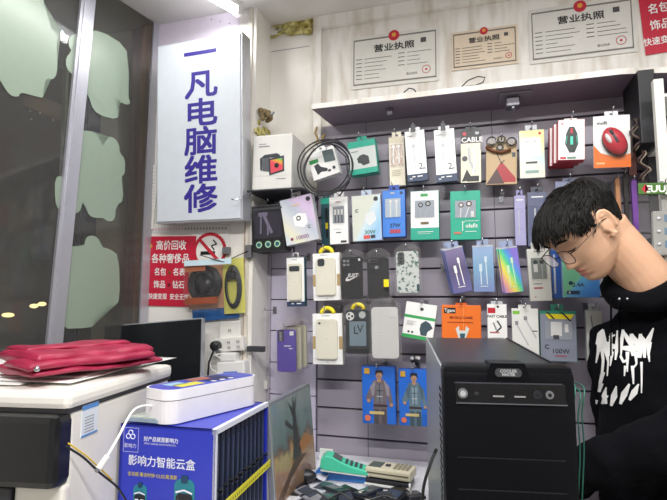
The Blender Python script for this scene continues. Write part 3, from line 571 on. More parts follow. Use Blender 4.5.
case_box((312.5,253.5,339.5,252.5,341,300,313.5,301), .14, 'white boxed phone case with yellow hanger, upper one of the pair', tabyel=True)
case_box((312.5,314.5,342,312.5,343,364,313,365), .14, 'white boxed phone case with yellow hanger, lower one of the pair', tabyel=True, cams='none')
def bag_case(q, off, lb, body, deco, bagpad=.10, camp=(-.25,.36), cams=(.3,.2), bump=None, hanger=None, bagtop=.2, n_behind=0, name='phone_case'):
    Y=YB-off; w,h,T = frame_of(q,Y); rt = empty('bagged_phone_case', M=T)
    m = MB(); case_geo(m,w,h,body,camp,cams,bump=bump); deco(m,w,h); m.build('phone_case', rt)
    m = MB(); bw, b0, b1 = w*(.5+bagpad), -h*(.5+bagpad*.6), h*(.5+bagtop*.6)
    P = [(-bw,b0),(bw,b0),(bw,b1*.9),(bw*.6,b1*1.05),(bw*.3,b1*1.12),(-bw*.3,b1*1.12),(-bw*.6,b1*1.05),(-bw,b1*.9)]
    n=len(P); 
    m.prism(P, .002, .0028, BAG); m.prism(P, -.0135, -.0128, CLEAR); m.build('clear_bag', rt)
    if hanger:
        m = MB(); m.tube([(.017*math.cos(a_),-.002,h/2+.002+.017*math.sin(a_)*.85) for a_ in [PI*i/14 for i in range(15)]], .006, hanger); m.build('yellow_hanger', rt, smooth=True)
    tag(rt, lb, 'phone case', 'boxed and bagged phone cases on the slat wall'); p = T@Vector((0,0,h*.5+.009)); hook(p.x,Y,p.z,lb)
    for k in range(n_behind):
        r2 = rt.copy(); C.objects.link(r2); r2.matrix_world = Matrix.Translation((.012*(k+1),.016*(k+1),.006*(k+1))) @ T
        for ch in rt.children:
            c2 = ch.copy(); C.objects.link(c2); c2.parent = r2
            if c2.name.startswith('phone_case'):
                c2.data = ch.data.copy(); c2.data.materials.clear()
                for _ in ch.data.materials: c2.data.materials.append(mat('#cfcbb4',.4))
        r2['label'] = ['cream','second cream'][k]+' bagged phone case hanging behind the purple one'
    return rt
def lensgrid(m,w,h,cx_,cz_,s_,c1,n=4,y=-.012):
    for dx,dz in ((-1,1),(1,1),(-1,-1),(1,-1))[:n]: m.disc(cx_*w+dx*s_,cz_*h+dz*s_,s_*.72,y,-.009,c1)
sil = mat('#b9bcc4',.25,.7); blackc = mat('#1d1e23',.45)
def swoosh(m,w,h):
    lensgrid(m,w,h,-.25,.36,w*.09,sil)
    P = [(-.20,.03),(-.29,-.02),(-.30,-.06),(-.24,-.08),(-.12,-.07),(.40,.07),(-.10,-.025),(-.19,-.025),(-.21,.0)]
    m.add([(a_*w,-.0101,b_*h) for a_,b_ in P],[list(range(len(P)))],wht); m.text('JUST',.04*w,h*.055,w*.24,-.0101,wht,bold=.03,shear=.3); m.rrect(w*.32,h*.40,w*.42,h*.46,.002,-.0105,-.009,W)
bag_case((342,257,362.5,257.5,363.5,299,342.5,299), .13, 'black phone case with a white swoosh and four lens rings', blackc, swoosh, bump=blackc)
def blk2(m,w,h): m.disc(-.05*w,.26*h,w*.09,-.012,-.009,sil); m.rrect(-w*.42,h*.38,w*.0,h*.46,.003,-.0105,-.009,lg); m.corner((w*.28,-.0165,-h*.22),(w*.52,-.0155,-h*.04),yel); m.corner((w*.28,-.0165,-h*.30),(w*.52,-.0155,-h*.22),BK)
bag_case((368,258,388.5,257.5,390,298.5,368.5,299), .13, 'plain black bagged phone case with a small yellow label', blackc, blk2, bump=blackc, camp=(-.2,.42), cams=(.4,.08), bagtop=.26)
marb = noisy_mat('marbled_case_print','#5f8078','#e6ebe8',95,.40,.47,.3,.05)
def none(m,w,h): pass
def marbd(m,w,h): [m.disc(-.27*w,(.42-.09*k)*h,w*.07,-.0125,-.009,dkg) for k in range(3)]; m.rrect(w*.38,-h*.47,w*.5,-h*.3,.003,-.0105,-.009,dkteal)
bag_case((396,252,418.5,251,420,292,398,293.5), .13, 'grey and white marbled phone case in a clear bag', marb, marbd, camp=(-.27,.33), cams=(.3,.34), bump=mat('#5a605e',.3))
purc = mat('#6a58b4',.4)
def purd(m,w,h):
    for k in range(3): m.disc(-.27*w,(.42-.08*k)*h,w*.08,-.0125,-.009,sil)
    m.rrect(w*.2,h*.36,w*.42,h*.46,.002,-.0105,-.009,W); m.rrect(-w*.1,h*.1,w*.25,h*.125,.0005,-.0105,-.009,W); m.rrect(w*.15,h*.04,w*.35,h*.06,.0005,-.0105,-.009,W)
bag_case((278,330,296,329,297,371,278.5,372), .13, 'purple phone case in a clear bag, lowest on the narrow side panel', purc, purd, camp=(-.27,.36), cams=(.3,.3), n_behind=2, bagtop=.3)
def lv(m,w,h):
    m.text('L',-w*.08,h*.03,w*.42,-.0104,mat('#2a3038',.4),bold=.01); m.text('V',w*.10,h*.0+h*.06,w*.42,-.0106,mat('#2a3038',.4),bold=.01); m.rrect(-w*.34,-h*.32,w*.34,h*.24,.002,-.0100,-.009,mat('#7f929e',.3))
    m.disc(-.3*w,.36*h,w*.17,-.0125,-.009,W); [m.disc(-.3*w+w*.09*math.cos(a_),.36*h+w*.09*math.sin(a_),w*.05,-.013,-.009,BK,n=5) for a_ in (0,2.1,4.2)]; m.disc(.2*w,.39*h,w*.14,-.0125,-.009,mat('#c4ccc6',.3)); m.rrect(-w*.45,-h*.48,w*.45,-h*.38,.003,-.0108,-.009,BK)
bag_case((346.5,311,370,309,371.5,353,346.5,354), .14, 'black framed phone case with LV letters and a football ring', mat('#33383f',.35), lv, hanger=yel, camp=(-.05,.37), cams=(.85,.22), bump=mat('#33383f',.35))
weave = noisy_mat('white_woven_case','#d9d8d6','#f8f7f6',420,.45,.6,.35,.1)
def weaved(m,w,h):
    gm = mat('#aeacaa',.4)
    for i in range(17):
        for j in range(9):
            x_=-w*.42+w*.105*(j+.0)-.0; z_=-h*.45+h*.056*i; 
            if i>14 and j>5: continue
            m.add([(x_-.0012,-.0101,z_-.0010),(x_+.0016,-.0101,z_+.0008),(x_+.0016,-.0101,z_+.0020),(x_-.0012,-.0101,z_+.0002)],[[0,1,2,3]],gm)
bag_case((372,308,398,306,399.5,357,373,359), .15, 'white woven-texture phone case in a crinkled clear bag', weave, weaved, camp=(.28,.36), cams=(.2,.14), bump=weave)
# --- cable boxes
def cabpack(q, of, lb, base, side, c1, behind=0, **k): pack('cable_box', q, of, .012, side, lb, 'box', [('p',[(.0,.0),(1,0),(1,.03),(0,.03)],lg)]+[('l',[(.36,.45),(.38,.84)],.05,c1),('r',.3,.4,.44,.56,c1),('l',[(.62,.28),(.66,.84)],.05,c1),('r',.56,.24,.68,.36,c1),('r',.32,.87,.7,.885,c1)], base=base, behind=behind, tabc=mat('#9aa6c4',.3), **k)
pg = ramp_mat('violet_gradient_card', [(0,'#6e6a9c'),(.5,'#5e5678'),(1,'#8a80a8')], .25, 1.57, 1)
bg = ramp_mat('blue_gradient_card', [(0,'#7a88b8'),(.5,'#7fa6c4'),(1,'#9cb4d8')], .25, 1.57, 1)
rg = ramp_mat('rainbow_holographic_card', [(0,'#9a7ac4'),(.22,'#e0a090'),(.42,'#e6da5a'),(.62,'#5cd48c'),(.8,'#5a9ce0'),(1,'#8a78d0')], .2, .75, .9)
cabpack((444,249,462,246,473,290.5,453.5,294), .1, 'violet charging cable box, first of the three cable boxes', pg, mat('#4a78c8',.3), W, behind=2)
cabpack((472,245.5,493,245,495,291.5,474,292.5), .1, 'light blue charging cable box between the violet and rainbow ones', bg, mat('#6a80a8',.3), mat('#c8d8e0',.4))
cabpack((498.5,248,516.5,246,524,291.5,504.5,293.5), .1, 'rainbow holographic charging cable box beside the grey earphone box', rg, mat('#8a8ad8',.3), mat('#c8e4b8',.4), behind=1)
ops = [('r',.16,.18,.84,.58,mat('#8e9690',.3)),('c',.36,.26,.1,dkg),('c',.64,.26,.1,dkg),('r',.26,.3,.44,.45,W),('l',[(.64,.3),(.64,.56)],.05,lg),('r',.2,.66,.6,.68,GY),('r',.2,.74,.62,.765,mat('#a84450',.4)),('c',.25,.92,.04,mat('#c49090',.4)),('l',[(.3,.06),(.75,.06)],.03,dkg),('l',[(.5,.0),(.5,.14)],.03,dkg)]
pack('earphone_box', (527,249.5,548,247.5,553,300,530,302), .12, .02, mat('#b8b8b2',.35), 'grey white earphone box hanging beside the rainbow cable box', 'box', ops, base=mat('#cfcfc8',.35), win=(.15,.17,.85,.59))
b2 = ramp_mat('blue_glossy_card', [(0,'#7cc8a0'),(.06,'#6ab8e4'),(.3,'#5a9ce4'),(1,'#3a68cc')], .22, -.8, 1)
pack('charger_box', (562,254,598,251,601,296,563,299), .12, .03, mat('#9ab8d8',.3), 'glossy blue charger box right below the chin and glasses', 'box', [('t','2.4A',.42,.72,.13,nav,.02),('r',.1,.85,.45,.93,nav),('r',.16,.87,.2,.91,W),('c',.22,.68,.06,nav)], base=b2)
pack('cable_box', (551,250,560,249,562,298,553,299), .09, .02, mat('#3d6fb0',.3), 'narrow dark blue box squeezed beside the glossy blue charger box', 'box', [('r',.2,.1,.4,.9,lg)], base=mat('#2f5ca8',.3))
# --- third row
ops = [('r',0,.36,1,.44,grn),('r',0,.9,1,1,grn),('p',[(.56,.56),(.7,.46),(.85,.52),(.95,.64),(.8,.76),(.78,.88),(.6,.88),(.54,.72)],mat('#41525c',.4)),('c',.2,.83,.035,BK),('c',.32,.83,.035,BK),('r',.48,.12,.58,.2,dkg)]+tinylines(.52,4,lg,.1,.42)
pack('phone_holder_box', (407,301,437,306,433,341,401,337), .13, .03, mat('#d8dcd8',.35), 'white and green car holder box hung at a tilt beside the computer case', 'box', ops, base=W, tab=0)
ops = [('r',.06,.06,.36,.18,BK),('t','Tgam',.21,.12,.1,W,.01),('r',.55,.05,.56,.95,mat('#f0a060',.4)),('t','MOBILE GAME',.5,.27,.075,mat('#7a2c10',.4),.02),('r',.15,.36,.8,.375,mat('#7a2c10',.4)),('p',[(.36,.5),(.44,.44),(.45,.54),(.6,.54),(.62,.44),(.7,.5),(.62,.68),(.56,.9),(.46,.9),(.42,.68)],mat('#cfd6d2',.4)),('p',[(.46,.6),(.6,.6),(.56,.8),(.49,.8)],dkteal)]
pack('game_grip_box', (441.5,306,481,304,481.5,352,442,353), .13, .03, mat('#c85a1a',.4), 'orange box behind the top of the computer case', 'box', ops, base=orng, tab=.006)
ops = [('r',.04,.08,.42,.2,redp),('t','FAST CABLE',.5,.27,.075,BK,.03),('l',[(.5,.36),(.7,.5),(.4,.62)],.08,dkg),('l',[(.3,.4),(.45,.56)],.08,GY),('r',.12,.6,.6,.63,mat('#b86a6a',.4)),('c',.55,.06,.06,BK)]+tinylines(.72,4,lg)
pack('cable_box', (487,305,506.5,303,508,350,488,351), .13, .02, lg, 'white cable box with a red tag between the orange and green-tagged ones', 'box', ops, base=W, tab=.008)
ops = [('r',.04,.05,.3,.12,mat('#7cc03c',.4)),('l',[(.15,.3),(.6,.75)],.05,lg),('l',[(.5,.2),(.9,.6)],.05,lg),('r',.12,.26,.24,.34,GY),('r',.45,.16,.58,.24,GY),('r',.75,.45,.95,.47,dkg)]
pack('cable_box', (511.5,309,538,308,539.5,357,513,358), .14, .02, mat('#d8d8d2',.35), 'white cable box with a green tag beside the 100W pack', 'box', ops, base=mat('#e6e6e2',.35), tab=.01)
ops = [('r',0,0,1,.06,mat('#2c8a70',.4)),('p',[(.15,.06),(.95,.06),(.85,.16),(.25,.16)],yel),('r',.14,.2,.88,.56,mat('#a4aab6',.3)),('r',.3,.22,.6,.5,W),('r',.36,.48,.52,.56,mat('#30343c',.4)),('r',.68,.26,.78,.42,W),('t','100W',.55,.8,.13,BK,.0),('t','C',.18,.72,.12,BK,.02),('r',.4,.88,.7,.895,redp),('l',[(.2,.02),(.4,.16)],.04,BK),('l',[(.6,.02),(.85,.2)],.04,BK)]
pack('charger_box', (539.5,312,576,310,577.5,361,541,362), .13, .03, mat('#2c7a68',.4), 'grey 100W charger box with a yellow band on top', 'box', ops, base=mat('#8d92a4',.35), win=(.13,.19,.89,.57))
pack('cable_box', (586,311,602,310,603,361,587,362), .12, .02, lg, 'white box partly hidden behind the front of the black hoodie', 'box', [('l',[(.3,.1),(.5,.6)],.08,GY),('r',.1,.65,.8,.8,lg)], base=mat('#dcdcd8',.4))
# --- blue figure boxes
def figbox(q, lb, coat_, hair_):
    fc = mat('#b0876e',.5); cm = mat(coat_,.45); hm = mat(hair_,.5)
    ops = [('p',[(.22,.4),(.36,.24),(.64,.22),(.84,.36),(.92,.62),(.82,.72),(.74,.5),(.74,1),(.34,1),(.34,.52),(.2,.66),(.1,.56)],cm),('c',.52,.16,.1,fc),('p',[(.4,.16),(.42,.07),(.62,.06),(.66,.16),(.58,.11),(.48,.11)],hm),('r',.44,.32,.62,.62,mat('#6d7078' if coat_!='#5c7482' else '#7e95a2',.4)),('r',.34,.66,.76,.7,mat('#3a3236',.4)),('p',[(.42,.24),(.36,.5),(.30,.52),(.24,.36)],mat('#8c8690' if coat_!='#5c7482' else '#486070',.4)),('p',[(.66,.23),(.74,.5),(.82,.52),(.82,.34)],mat('#8c8690' if coat_!='#5c7482' else '#486070',.4)),('r',.46,.2,.58,.27,fc),('r',.47,.165,.5,.175,BK),('r',.54,.165,.57,.175,BK),('r',.49,.205,.56,.213,mat('#7a4a40',.5)),('l',[(.53,.3),(.53,.64)],.02,mat('#33343c',.4)),('l',[(.44,.42),(.62,.42)],.02,mat('#33343c',.4)),('l',[(.44,.52),(.62,.52)],.02,mat('#c2c4cc',.4)),('r',.36,.74,.5,1,mat('#4c4850' if coat_!='#5c7482' else '#3c5260',.4)),('r',.58,.74,.72,1,mat('#4c4850' if coat_!='#5c7482' else '#3c5260',.4)),('c',.2,.6,.05,fc),('c',.88,.66,.05,fc),('r',.08,.03,.24,.13,gold),('c',.16,.9,.09,mat('#d87454',.4)),('r',.22,.78,.66,.83,mat('#c8b47c',.4))]
    pack('figure_box', q, .13, .03, mat('#1b58b8',.35), lb, 'box', ops, base=mat('#1f66cc',.35), tab=0, behind=0)
figbox((362,366,394.5,367,396.5,424,362.5,424), 'blue toy box with a dark-coated figure, beside its twin', '#6c6066', '#2a2224')
figbox((398,369,428,370,430,426.5,399.5,425.5), 'blue toy box with a grey-clad figure next to the computer case', '#5c7482', '#1c1e22')
m = MB(); q = atY(414,362,YB-.1)
for k in range(6): m.ball((q.x+random.uniform(-.012,.012), YB-.05-.008*k, q.z+random.uniform(-.008,.01)), .006, BK if k%2 else W, sub=2)
tag(m.build('earbud_bundle', smooth=True), 'tiny black and white earbud bundle between blue toy box and green holder', 'earbuds')
# empty hooks seen between packs
for px,py in ((501,199),(446,196),(443,268),(272,245),(275,310),(463,300),(494,304),(519,304),(412,258)):
    q = atY(px,py,YB); hh = hook(q.x, YB-.05, q.z, 'x', front=.03, sign=1)
    hh['label'] = {501:'empty wall hook below the leather ring pack',446:'empty wall hook next to the plain teal earphone box',443:'empty wall hook beside the violet cable box',272:'empty wall hook below the black tripod box',275:'empty wall hook beside the navy base of the narrow phone case box',463:'empty wall hook above the orange box',494:'empty wall hook above the red-tagged cable box',519:'empty wall hook above the green-tagged cable box',412:'empty wall hook beside the marbled phone case'}[px]
    hh['group'] = 'empty hooks on the slat wall'
# ------------------------------------------------------------------ right end: rack
m = MB(); a = atY(639,97,1.42); b = atY(656,97,1.42); zl = atY(645,143,1.42).z
m.corner((a.x,1.42,zl),(b.x,1.56,zsh-.001), mat('#16161a',.5), .002)
for k in range(3): m.disc((a.x+b.x)/2, zl+.05+.0*k, .018-.004*k, 1.4195-.001*k, 1.42, mat('#2a2a30',.5))
tag(m.build('speaker_box'), 'black box hanging directly under the broken end of the shelf', 'speaker')
rt = empty('rack_stand', (atY(660,120,1.36).x,1.36,.86)); lx = rt.location.x; ztop = atY(657,80,1.36).z
MB().corner((-.011,-.008,0),(.011,.012,ztop-.86), mat('#d8d8d2',.5), .002).build('post', rt)
for k,(py,d) in enumerate(((100,.1),(143,.1),(182,.1),(232,.1))):
    z_ = atY(660,py,1.38).z-.86; MB().corner((.012,0,z_),(.35,.15,z_+.008), mat('#e3e3de',.5), .001).build('rack_shelf', rt)
MB().corner((.012,.15,0),(.35,.16,ztop-.86), mat('#2d2c30',.6)).build('back_panel', rt)
tag(rt, 'white post rack with shelves at the end of the slat wall', 'rack')
for k,(px0,px1,py0,py1,c,lb) in enumerate(((615,622,176,222,'#b07a52','tan narrow sleeve behind the back of the head'),(623,630,172,228,'#26201f','black narrow sleeve between tan and purple ones'),(631,640,178,238,'#74429a','purple narrow sleeve next to the green-topped pack'),(619,626,120,168,'#4e1c20','dark red pouch hanging beside the red mouse pack'),(627,637,134,175,'#5a2a24','maroon pouch hanging below the black hanging box'))):
    a = atY(px0,py0,1.50); b = atY(px1,py1,1.50); m = MB(); w_=b.x-a.x
    m.prism([(a.x,b.z),(b.x,b.z),(b.x,a.z-.008),((a.x+b.x)/2,a.z),(a.x,a.z-.012)],1.50,1.512,mat(c,.5)); tag(m.build('sleeve'), lb, 'sleeve', 'narrow sleeves hanging at the end of the wall')
    hook((a.x+b.x)/2, 1.505, a.z-.006, 'x', front=.006)['label'] = 'metal wall hook holding the '+lb
q = (637,184,667,181,690,254,645,258)
w,h,T = frame_of((638,184,690,181,692,262,641,265), 1.33); rt = empty('socket_pack', M=T)
m = MB(); m.box((0,.003,h*.43),(w,.006,h*.14), mat('#45702a',.4), .001); m.text('EUUJ',-w*.14,h*.42,h*.12,-.0004,W,bold=.03); m.add([(-w*.44,-.0004,h*.43),(-w*.36,-.0004,h*.37),(-w*.30,-.0004,h*.43),(-w*.36,-.0004,h*.49)],[[0,1,2,3]],redp); m.build('header_card', rt)
m = MB(); m.box((0,.006,-.03*h),(w,.0006,h*.86), BAG); m.build('clear_bag', rt)
m = MB(); m.box((w*.12,.016,-h*.12),(w*.66,.016,h*.55), mat('#e4e4de',.4), .004)
for k in range(3):
    z_ = h*.06-k*h*.16; m.ball((-w*.1,.008,z_),.005,mat('#c8ccd0',.3),sub=2); m.box((w*.14,.0078,z_),(w*.26,.001,h*.09), mat('#8fb8dc',.4))
m.build('power_strip', rt); tag(rt, 'green-topped clear pack holding a white power strip', 'pack')
p = T@Vector((0,0,h*.48)); hook(p.x,YB-.02,p.z,'green-topped clear pack',front=.01).location.y=1.352
for k,(px,py,py2) in enumerate(((634,118,150),(641,150,180))):
    m = MB(); a=atY(px,py,1.44); b=atY(px,py2,1.44); P=[(a.x+.012*math.sin(t*.9+k)*(.4+.1*t%1), 1.44+.004*math.cos(t), a.z+(b.z-a.z)*t/12) for t in range(13)]
    m.tube(P,.003,mat('#3a2624',.5)); m.tube([(x+.008,y+.006,z_) for x,y,z_ in P],.0022,mat('#a89a88',.5)); tag(m.build('tangled_cord',smooth=True),['tangled brown cord hanging at the side of the black hanging box','short tangled cord hanging above the green-topped pack'][k],'cord')
# ------------------------------------------------------------------ counter, bench
ZC = .86
cx1 = (at(443,364,.72).x+at(572,371,.72).x)/2-.225
m = MB(); m.corner((-1.05,1.0,ZC-.03),(cx1,1.47,ZC), mat('#dcdce2',.4), .002); m.corner((-1.05,1.0,.1),(cx1,1.03,ZC-.03), mat('#c4c6cc',.4)); m.corner((cx1-.03,1.0,0),(cx1,1.47,ZC-.03), mat('#c4c6cc',.4))
m.corner((XR+.015,1.47,ZC-.03),(cx1,1.595,ZC), mat('#dcdce2',.4), .002); m.corner((cx1,1.2,ZC-.03),(.12,1.595,ZC), mat('#dcdce2',.4), .002)
tag(m.build('counter'), 'pale grey counter under the slat wall carrying card terminals and phones', 'counter')
m = MB(); m.corner((-1.05,.25,ZC-.04),(-.42,.995,ZC), mat('#c9c4bc',.5), .003)
for x,y in ((-1.0,.3),(-.47,.3),(-.47,.95),(-1.0,.95)): m.box((x,y,(ZC-.04)/2),(.04,.04,ZC-.04), STEEL)
tag(m.build('work_table'), 'grey work table carrying the printer and the blue display box', 'table')
# ------------------------------------------------------------------ printer
pc = at(68,392.5,.85); hdir = (at(171,366,1.22)-pc); zt = pc.z; hdir.z = 0; pl = hdir.length; ey = hdir.normalized(); ex = Vector((ey.y,-ey.x,0))
Tp = Matrix(((ex.x,ey.x,0,pc.x),(ex.y,ey.y,0,pc.y),(0,0,1,ZC),(0,0,0,1))); ph = zt-ZC
rt = empty('printer', M=Tp); pw = .46; pb_ = mat('#dedbd4',.45,0,.03,8); pbk = mat('#141518',.25)
m = MB(); m.corner((-pw,.012,.0),(0,pl-.01,ph-.034), pb_, .006); m.corner((-pw+.02,.03,-.0),(-.02,pl-.03,.01), BK); m.build('body', rt)
m = MB(); m.corner((-pw-.002,-.002,ph-.029),(.004,pl,ph), mat('#e6e3dc',.4), .010); m.build('scanner_lid', rt)
m = MB(); m.corner((-pw+.005,.001,ph-.035),(.001,pl-.004,ph-.028), mat('#2a2a2c',.5)); m.build('lid_seam', rt)
m = MB(); m.corner((-pw+.01,-.024,ph-.150),(-.001,.05,ph-.034), pbk, .012); m.build('front_panel', rt)
m = MB(); m.corner((-pw+.08,-.006,.02),(-.09,.02,ph-.155), mat('#26282e',.4), .003); m.build('paper_tray', rt)
m = MB(); m.corner((-.088,.0,.0),(0.001,.02,ph-.15), pb_, .006); m.build('corner_cover', rt)
m = MB()                                    # sticker on the side
def side_pt(px,py):
    p = atP(px,py,Tp@Vector((0,0,0)),ex); return Tp.inverted()@p
sa,sb,sc_,sd = [side_pt(*q) for q in ((82,406),(98,401),(98,431),(76,440))]
st = mat('#d5dce4',.4); 
y0_,y1_ = sa.y, sb.y; zt_,zb_ = sb.z, sd.z
m.corner((.0,y0_,zb_),(.0012,y1_,zt_), st)
m.corner((.0012,y0_,zt_-.008),(.0016,y1_,zt_), mat('#4f86c6',.4)); m.corner((.0012,y0_,zb_),(.0016,y1_,zb_+.003), mat('#4f86c6',.4))
for k in range(6): m.corner((.0012,y0_+.008,zt_-.022-k*.005),(.0016,y1_-.012,zt_-.0205-k*.005), GY)
m.build('sticker', rt)
tag(rt, 'large white printer with a black front panel beside the window', 'printer')
# papers
for k,(x0_,y0_,x1_,y1_,ro,lb) in enumerate(((-.40,.03,-.13,.38,.05,'white paper sheet poking out beneath the red cloth at the front'),(-.36,.06,-.03,.46,-.03,'long white paper sheet under the red cloth reaching the printer edge'),(-.42,.08,-.06,.42,.12,'topmost white paper sheet right under the red cloth'))):
    m = MB(); cxp,cyp=(x0_+x1_)/2,(y0_+y1_)/2; b_=bmesh.new(); bmesh.ops.create_grid(b_,x_segments=14,y_segments=14,size=.5)
    for v in b_.verts: v.co=Vector((v.co.x*(x1_-x0_), v.co.y*(y1_-y0_), .0006*math.sin(v.co.x*7+k)+.0007*math.cos(v.co.y*6))); 
    m.bm(b_, mat('#ecebe8',.5)); o=m.build('paper_sheet', smooth=True); so=o.modifiers.new('thickness','SOLIDIFY'); so.thickness=.0008
    o.matrix_world=Tp@Matrix.Translation((cxp,cyp,ph+.0045+.0028*k))@Matrix.Rotation(ro,4,'Z'); tag(o,lb,'paper','papers on the printer')
# folded red cloth
def cloth():
    rcl = noisy_mat('raspberry_nylon','#8c1838','#a82a4c',22,.3,.7,.42,.35)
    pts_top = None; root=empty('folded_bag', M=Tp@Matrix.Translation((-.22,.20,ph+.012)))
    L=.43
    # profile of a thick folded roll: layered flattened loops swept from front left to back right
    prof=[]
    A=at(6,372,.93); B_=at(138,352,1.15)
    def loop(cx_,cz_,rw,rh,n=28,ph_=0,dent=0):
        return [(cx_+rw*math.copysign(abs(math.cos(2*PI*i/n))**.55,math.cos(2*PI*i/n)), cz_+rh*math.copysign(abs(math.sin(2*PI*i/n))**.7,math.sin(2*PI*i/n))*(1-dent*max(0,math.cos(2*PI*i/n+ph_)))) for i in range(n)]
    axis=(B_-A); axis.z=0; L=axis.length; ax=axis.normalized(); sx_=Vector((ax.y,-ax.x,0))
    zb=zt+.013
    def sweep(offs, name, hw, hh, z0_, l0, l1, wob, mt=rcl):
        rings=[]; N=44
        for j in range(N+1):
            t=j/N; s=l0+(l1-l0)*t; end=min(1,min(t,1-t)*30+.5)
            wv=.0015*math.sin(t*7+wob)+.0008*math.sin(t*23+wob*2)
            prof=loop(0,0,hw*(.97+.04*math.sin(t*4+wob)),hh*(.9+.1*math.sin(t*5+wob*1.3)**2)*end**.5,ph_=wob,dent=.35)
            base=A+ax*(s*L)+sx_*(offs+wv*2)
            rings.append([Vector((base.x,base.y,0))+sx_*x+Z*(z0_+hh+z_+wv*.6+.0012*math.sin(x*70+t*9+wob)) for x,z_ in prof])
        m=MB(); m.T=(root.matrix_world).inverted(); m.loft(rings,mt); return m.build(name,root,smooth=True)
    root.matrix_world; bpy.context.view_layer.update()
    sweep(.015,'lower_fold',.080,.010,zb,.02,1.0,.4)
    sweep(.05,'inner_fold',.05,.010,zb+.014,-.02,.9,2.0)
    sweep(.0,'upper_fold',.078,.014,zb+.018,.06,.95,1.1)
    sweep(-.03,'top_flap',.045,.006,zb+.040,.10,.90,3.1)
    mm=MB(); mm.T=root.matrix_world.inverted(); q=at(37,369,.86); mm.ball((q.x,q.y,zb+.024),.005,CH,sub=2); mm.build('metal_snap',root,smooth=True)
    tag(root,'folded raspberry red nylon bag lying on papers on the printer','bag')
cloth()
# ------------------------------------------------------------------ laptop display behind the printer
q0=[(110,325),(201,316),(203,390),(113,392)]; Y=1.36; w,h,T=frame_of((100,326,200,317,202,392,103,394),1.36)
T=T@Matrix.Rotation(math.radians(-8),4,'X'); rt=empty('monitor',M=T)
MB().box((0,.012,0),(w,.02,h),mat('#b4b7bc',.35,.6),.004).build('back_shell',rt); MB().box((.002,-.0005,0),(w-.006,.004,h-.008),mat('#17191d',.25),.002).build('screen',rt)
zb_=(T@Vector((0,0,-h/2))).z; pm=T.translation
m=MB(); m.T=T.inverted(); m.corner((pm.x-.03,pm.y+.02,ZC),(pm.x+.03,pm.y+.04,pm.z),mat('#2a2b30',.4),.003); m.corner((pm.x-.1,pm.y-.03,ZC),(pm.x+.1,pm.y+.09,ZC+.01),mat('#2a2b30',.4),.003); m.build('stand',rt)
tag(rt,'dark switched-off screen with a silver edge behind the printer','monitor')
# ------------------------------------------------------------------ cable bags, sockets
def bagq(q,Y,lb,name,fill,cat='bag'):
    w,h,T=frame_of(q,Y); rt=empty(name,M=T); fill(rt,w,h); tag(rt,lb,cat); return T,w,h
def f1(rt,w,h):
    MB().box((0,.014,0),(w,.001,h),mat('#cf9a7c',.4,0,.2,20)).build('backing_card',rt)
    m=MB()
    for k in range(10):
        r=w*(.47-.022*k); m.tube([(r*math.cos(a_),.006-.0012*k+.002*math.sin(2*a_+k),h*.02+r*math.sin(a_)) for a_ in [2*PI*i/30 for i in range(30)]],.0028,mat('#2b2c30',.35),closed=True,n=6)
    m.disc(0,h*.02,w*.26,-.003,.008,mat('#34343a',.35)); m.build('cable_coil',rt,smooth=True)
    MB().corner((-w*.5,-.011,-h*.40),(w*.42,-.010,-h*.26),mat('#c75a22',.4)).build('orange_band',rt); MB().corner((-w*.5,-.010,h*.30),(w*.1,-.009,h*.44),mat('#d87c50',.4)).build('orange_top',rt)
    b_=bmesh.new(); bmesh.ops.create_grid(b_,x_segments=14,y_segments=16,size=.5)
    for v in b_.verts: v.co=Vector((v.co.x*w*1.06,-.014+.004*noise.noise(Vector((v.co.x*9,v.co.y*9,3))),v.co.y*h*1.12))
    m=MB(); m.bm(b_,BAG); m.build('clear_bag',rt,smooth=True)
bagq((186,262.5,221,261,222,308,187,309.5),YL-.03,'round coil of black cable in a clear and orange bag','cable_bag',f1)
def f2(rt,w,h):
    MB().box((0,.010,0),(w,.001,h),mat('#d6d26a',.4,0,.15,30)).build('backing_card',rt)
    m=MB()
    for k in range(6):
        m.tube([(w*(.37-.02*k)*math.cos(a_),.005-.0015*k,-h*.02+h*(.38-.012*k)*math.sin(a_)) for a_ in [2*PI*i/30 for i in range(30)]],.003,mat('#36373c',.35),closed=True,n=6)
    m.box((0,-.002,h*.18),(w*.5,.008,h*.14),mat('#26262a',.4),.002); m.build('cable_coil',rt,smooth=True)
    MB().box((0,-.008,0),(w*1.04,.0006,h*1.02),CLEAR).build('clear_bag',rt)
bagq((221,259,242,257,244,313,223,314),YL-.034,'yellow-backed bag with an oval loop of dark cable','cable_bag',f2)
def f3(rt,w,h):
    m=MB(); m.box((0,.004,0),(w,.006,h),mat('#2f66a8',.4,0,.2,40),.002); m.build('sleeve',rt)
bagq((191,300,238,303,238,322,193,318),YL-.014,'blue plastic sleeve hanging behind the two cable bags','sleeve',f3)
def f4(rt,w,h): 
    MB().box((0,.002,0),(w,.001,h),mat('#c4dce6',.4)).build('header_card',rt)
bagq((184,262,231,257,231,262.5,184,267.5),YL-.052,'pale blue header strip above the bagged cable coil','header card',f4,'card')
m=MB(); m.tube([atY(200,255,YL-.03),atY(213,259,YL-.055),atY(224,262,YL-.05),atY(248,251,YL-.02)],.0016,BK,n=6); tag(m.build('hanging_wire',smooth=True),'thin dark wire from which the two cable bags hang','wire')
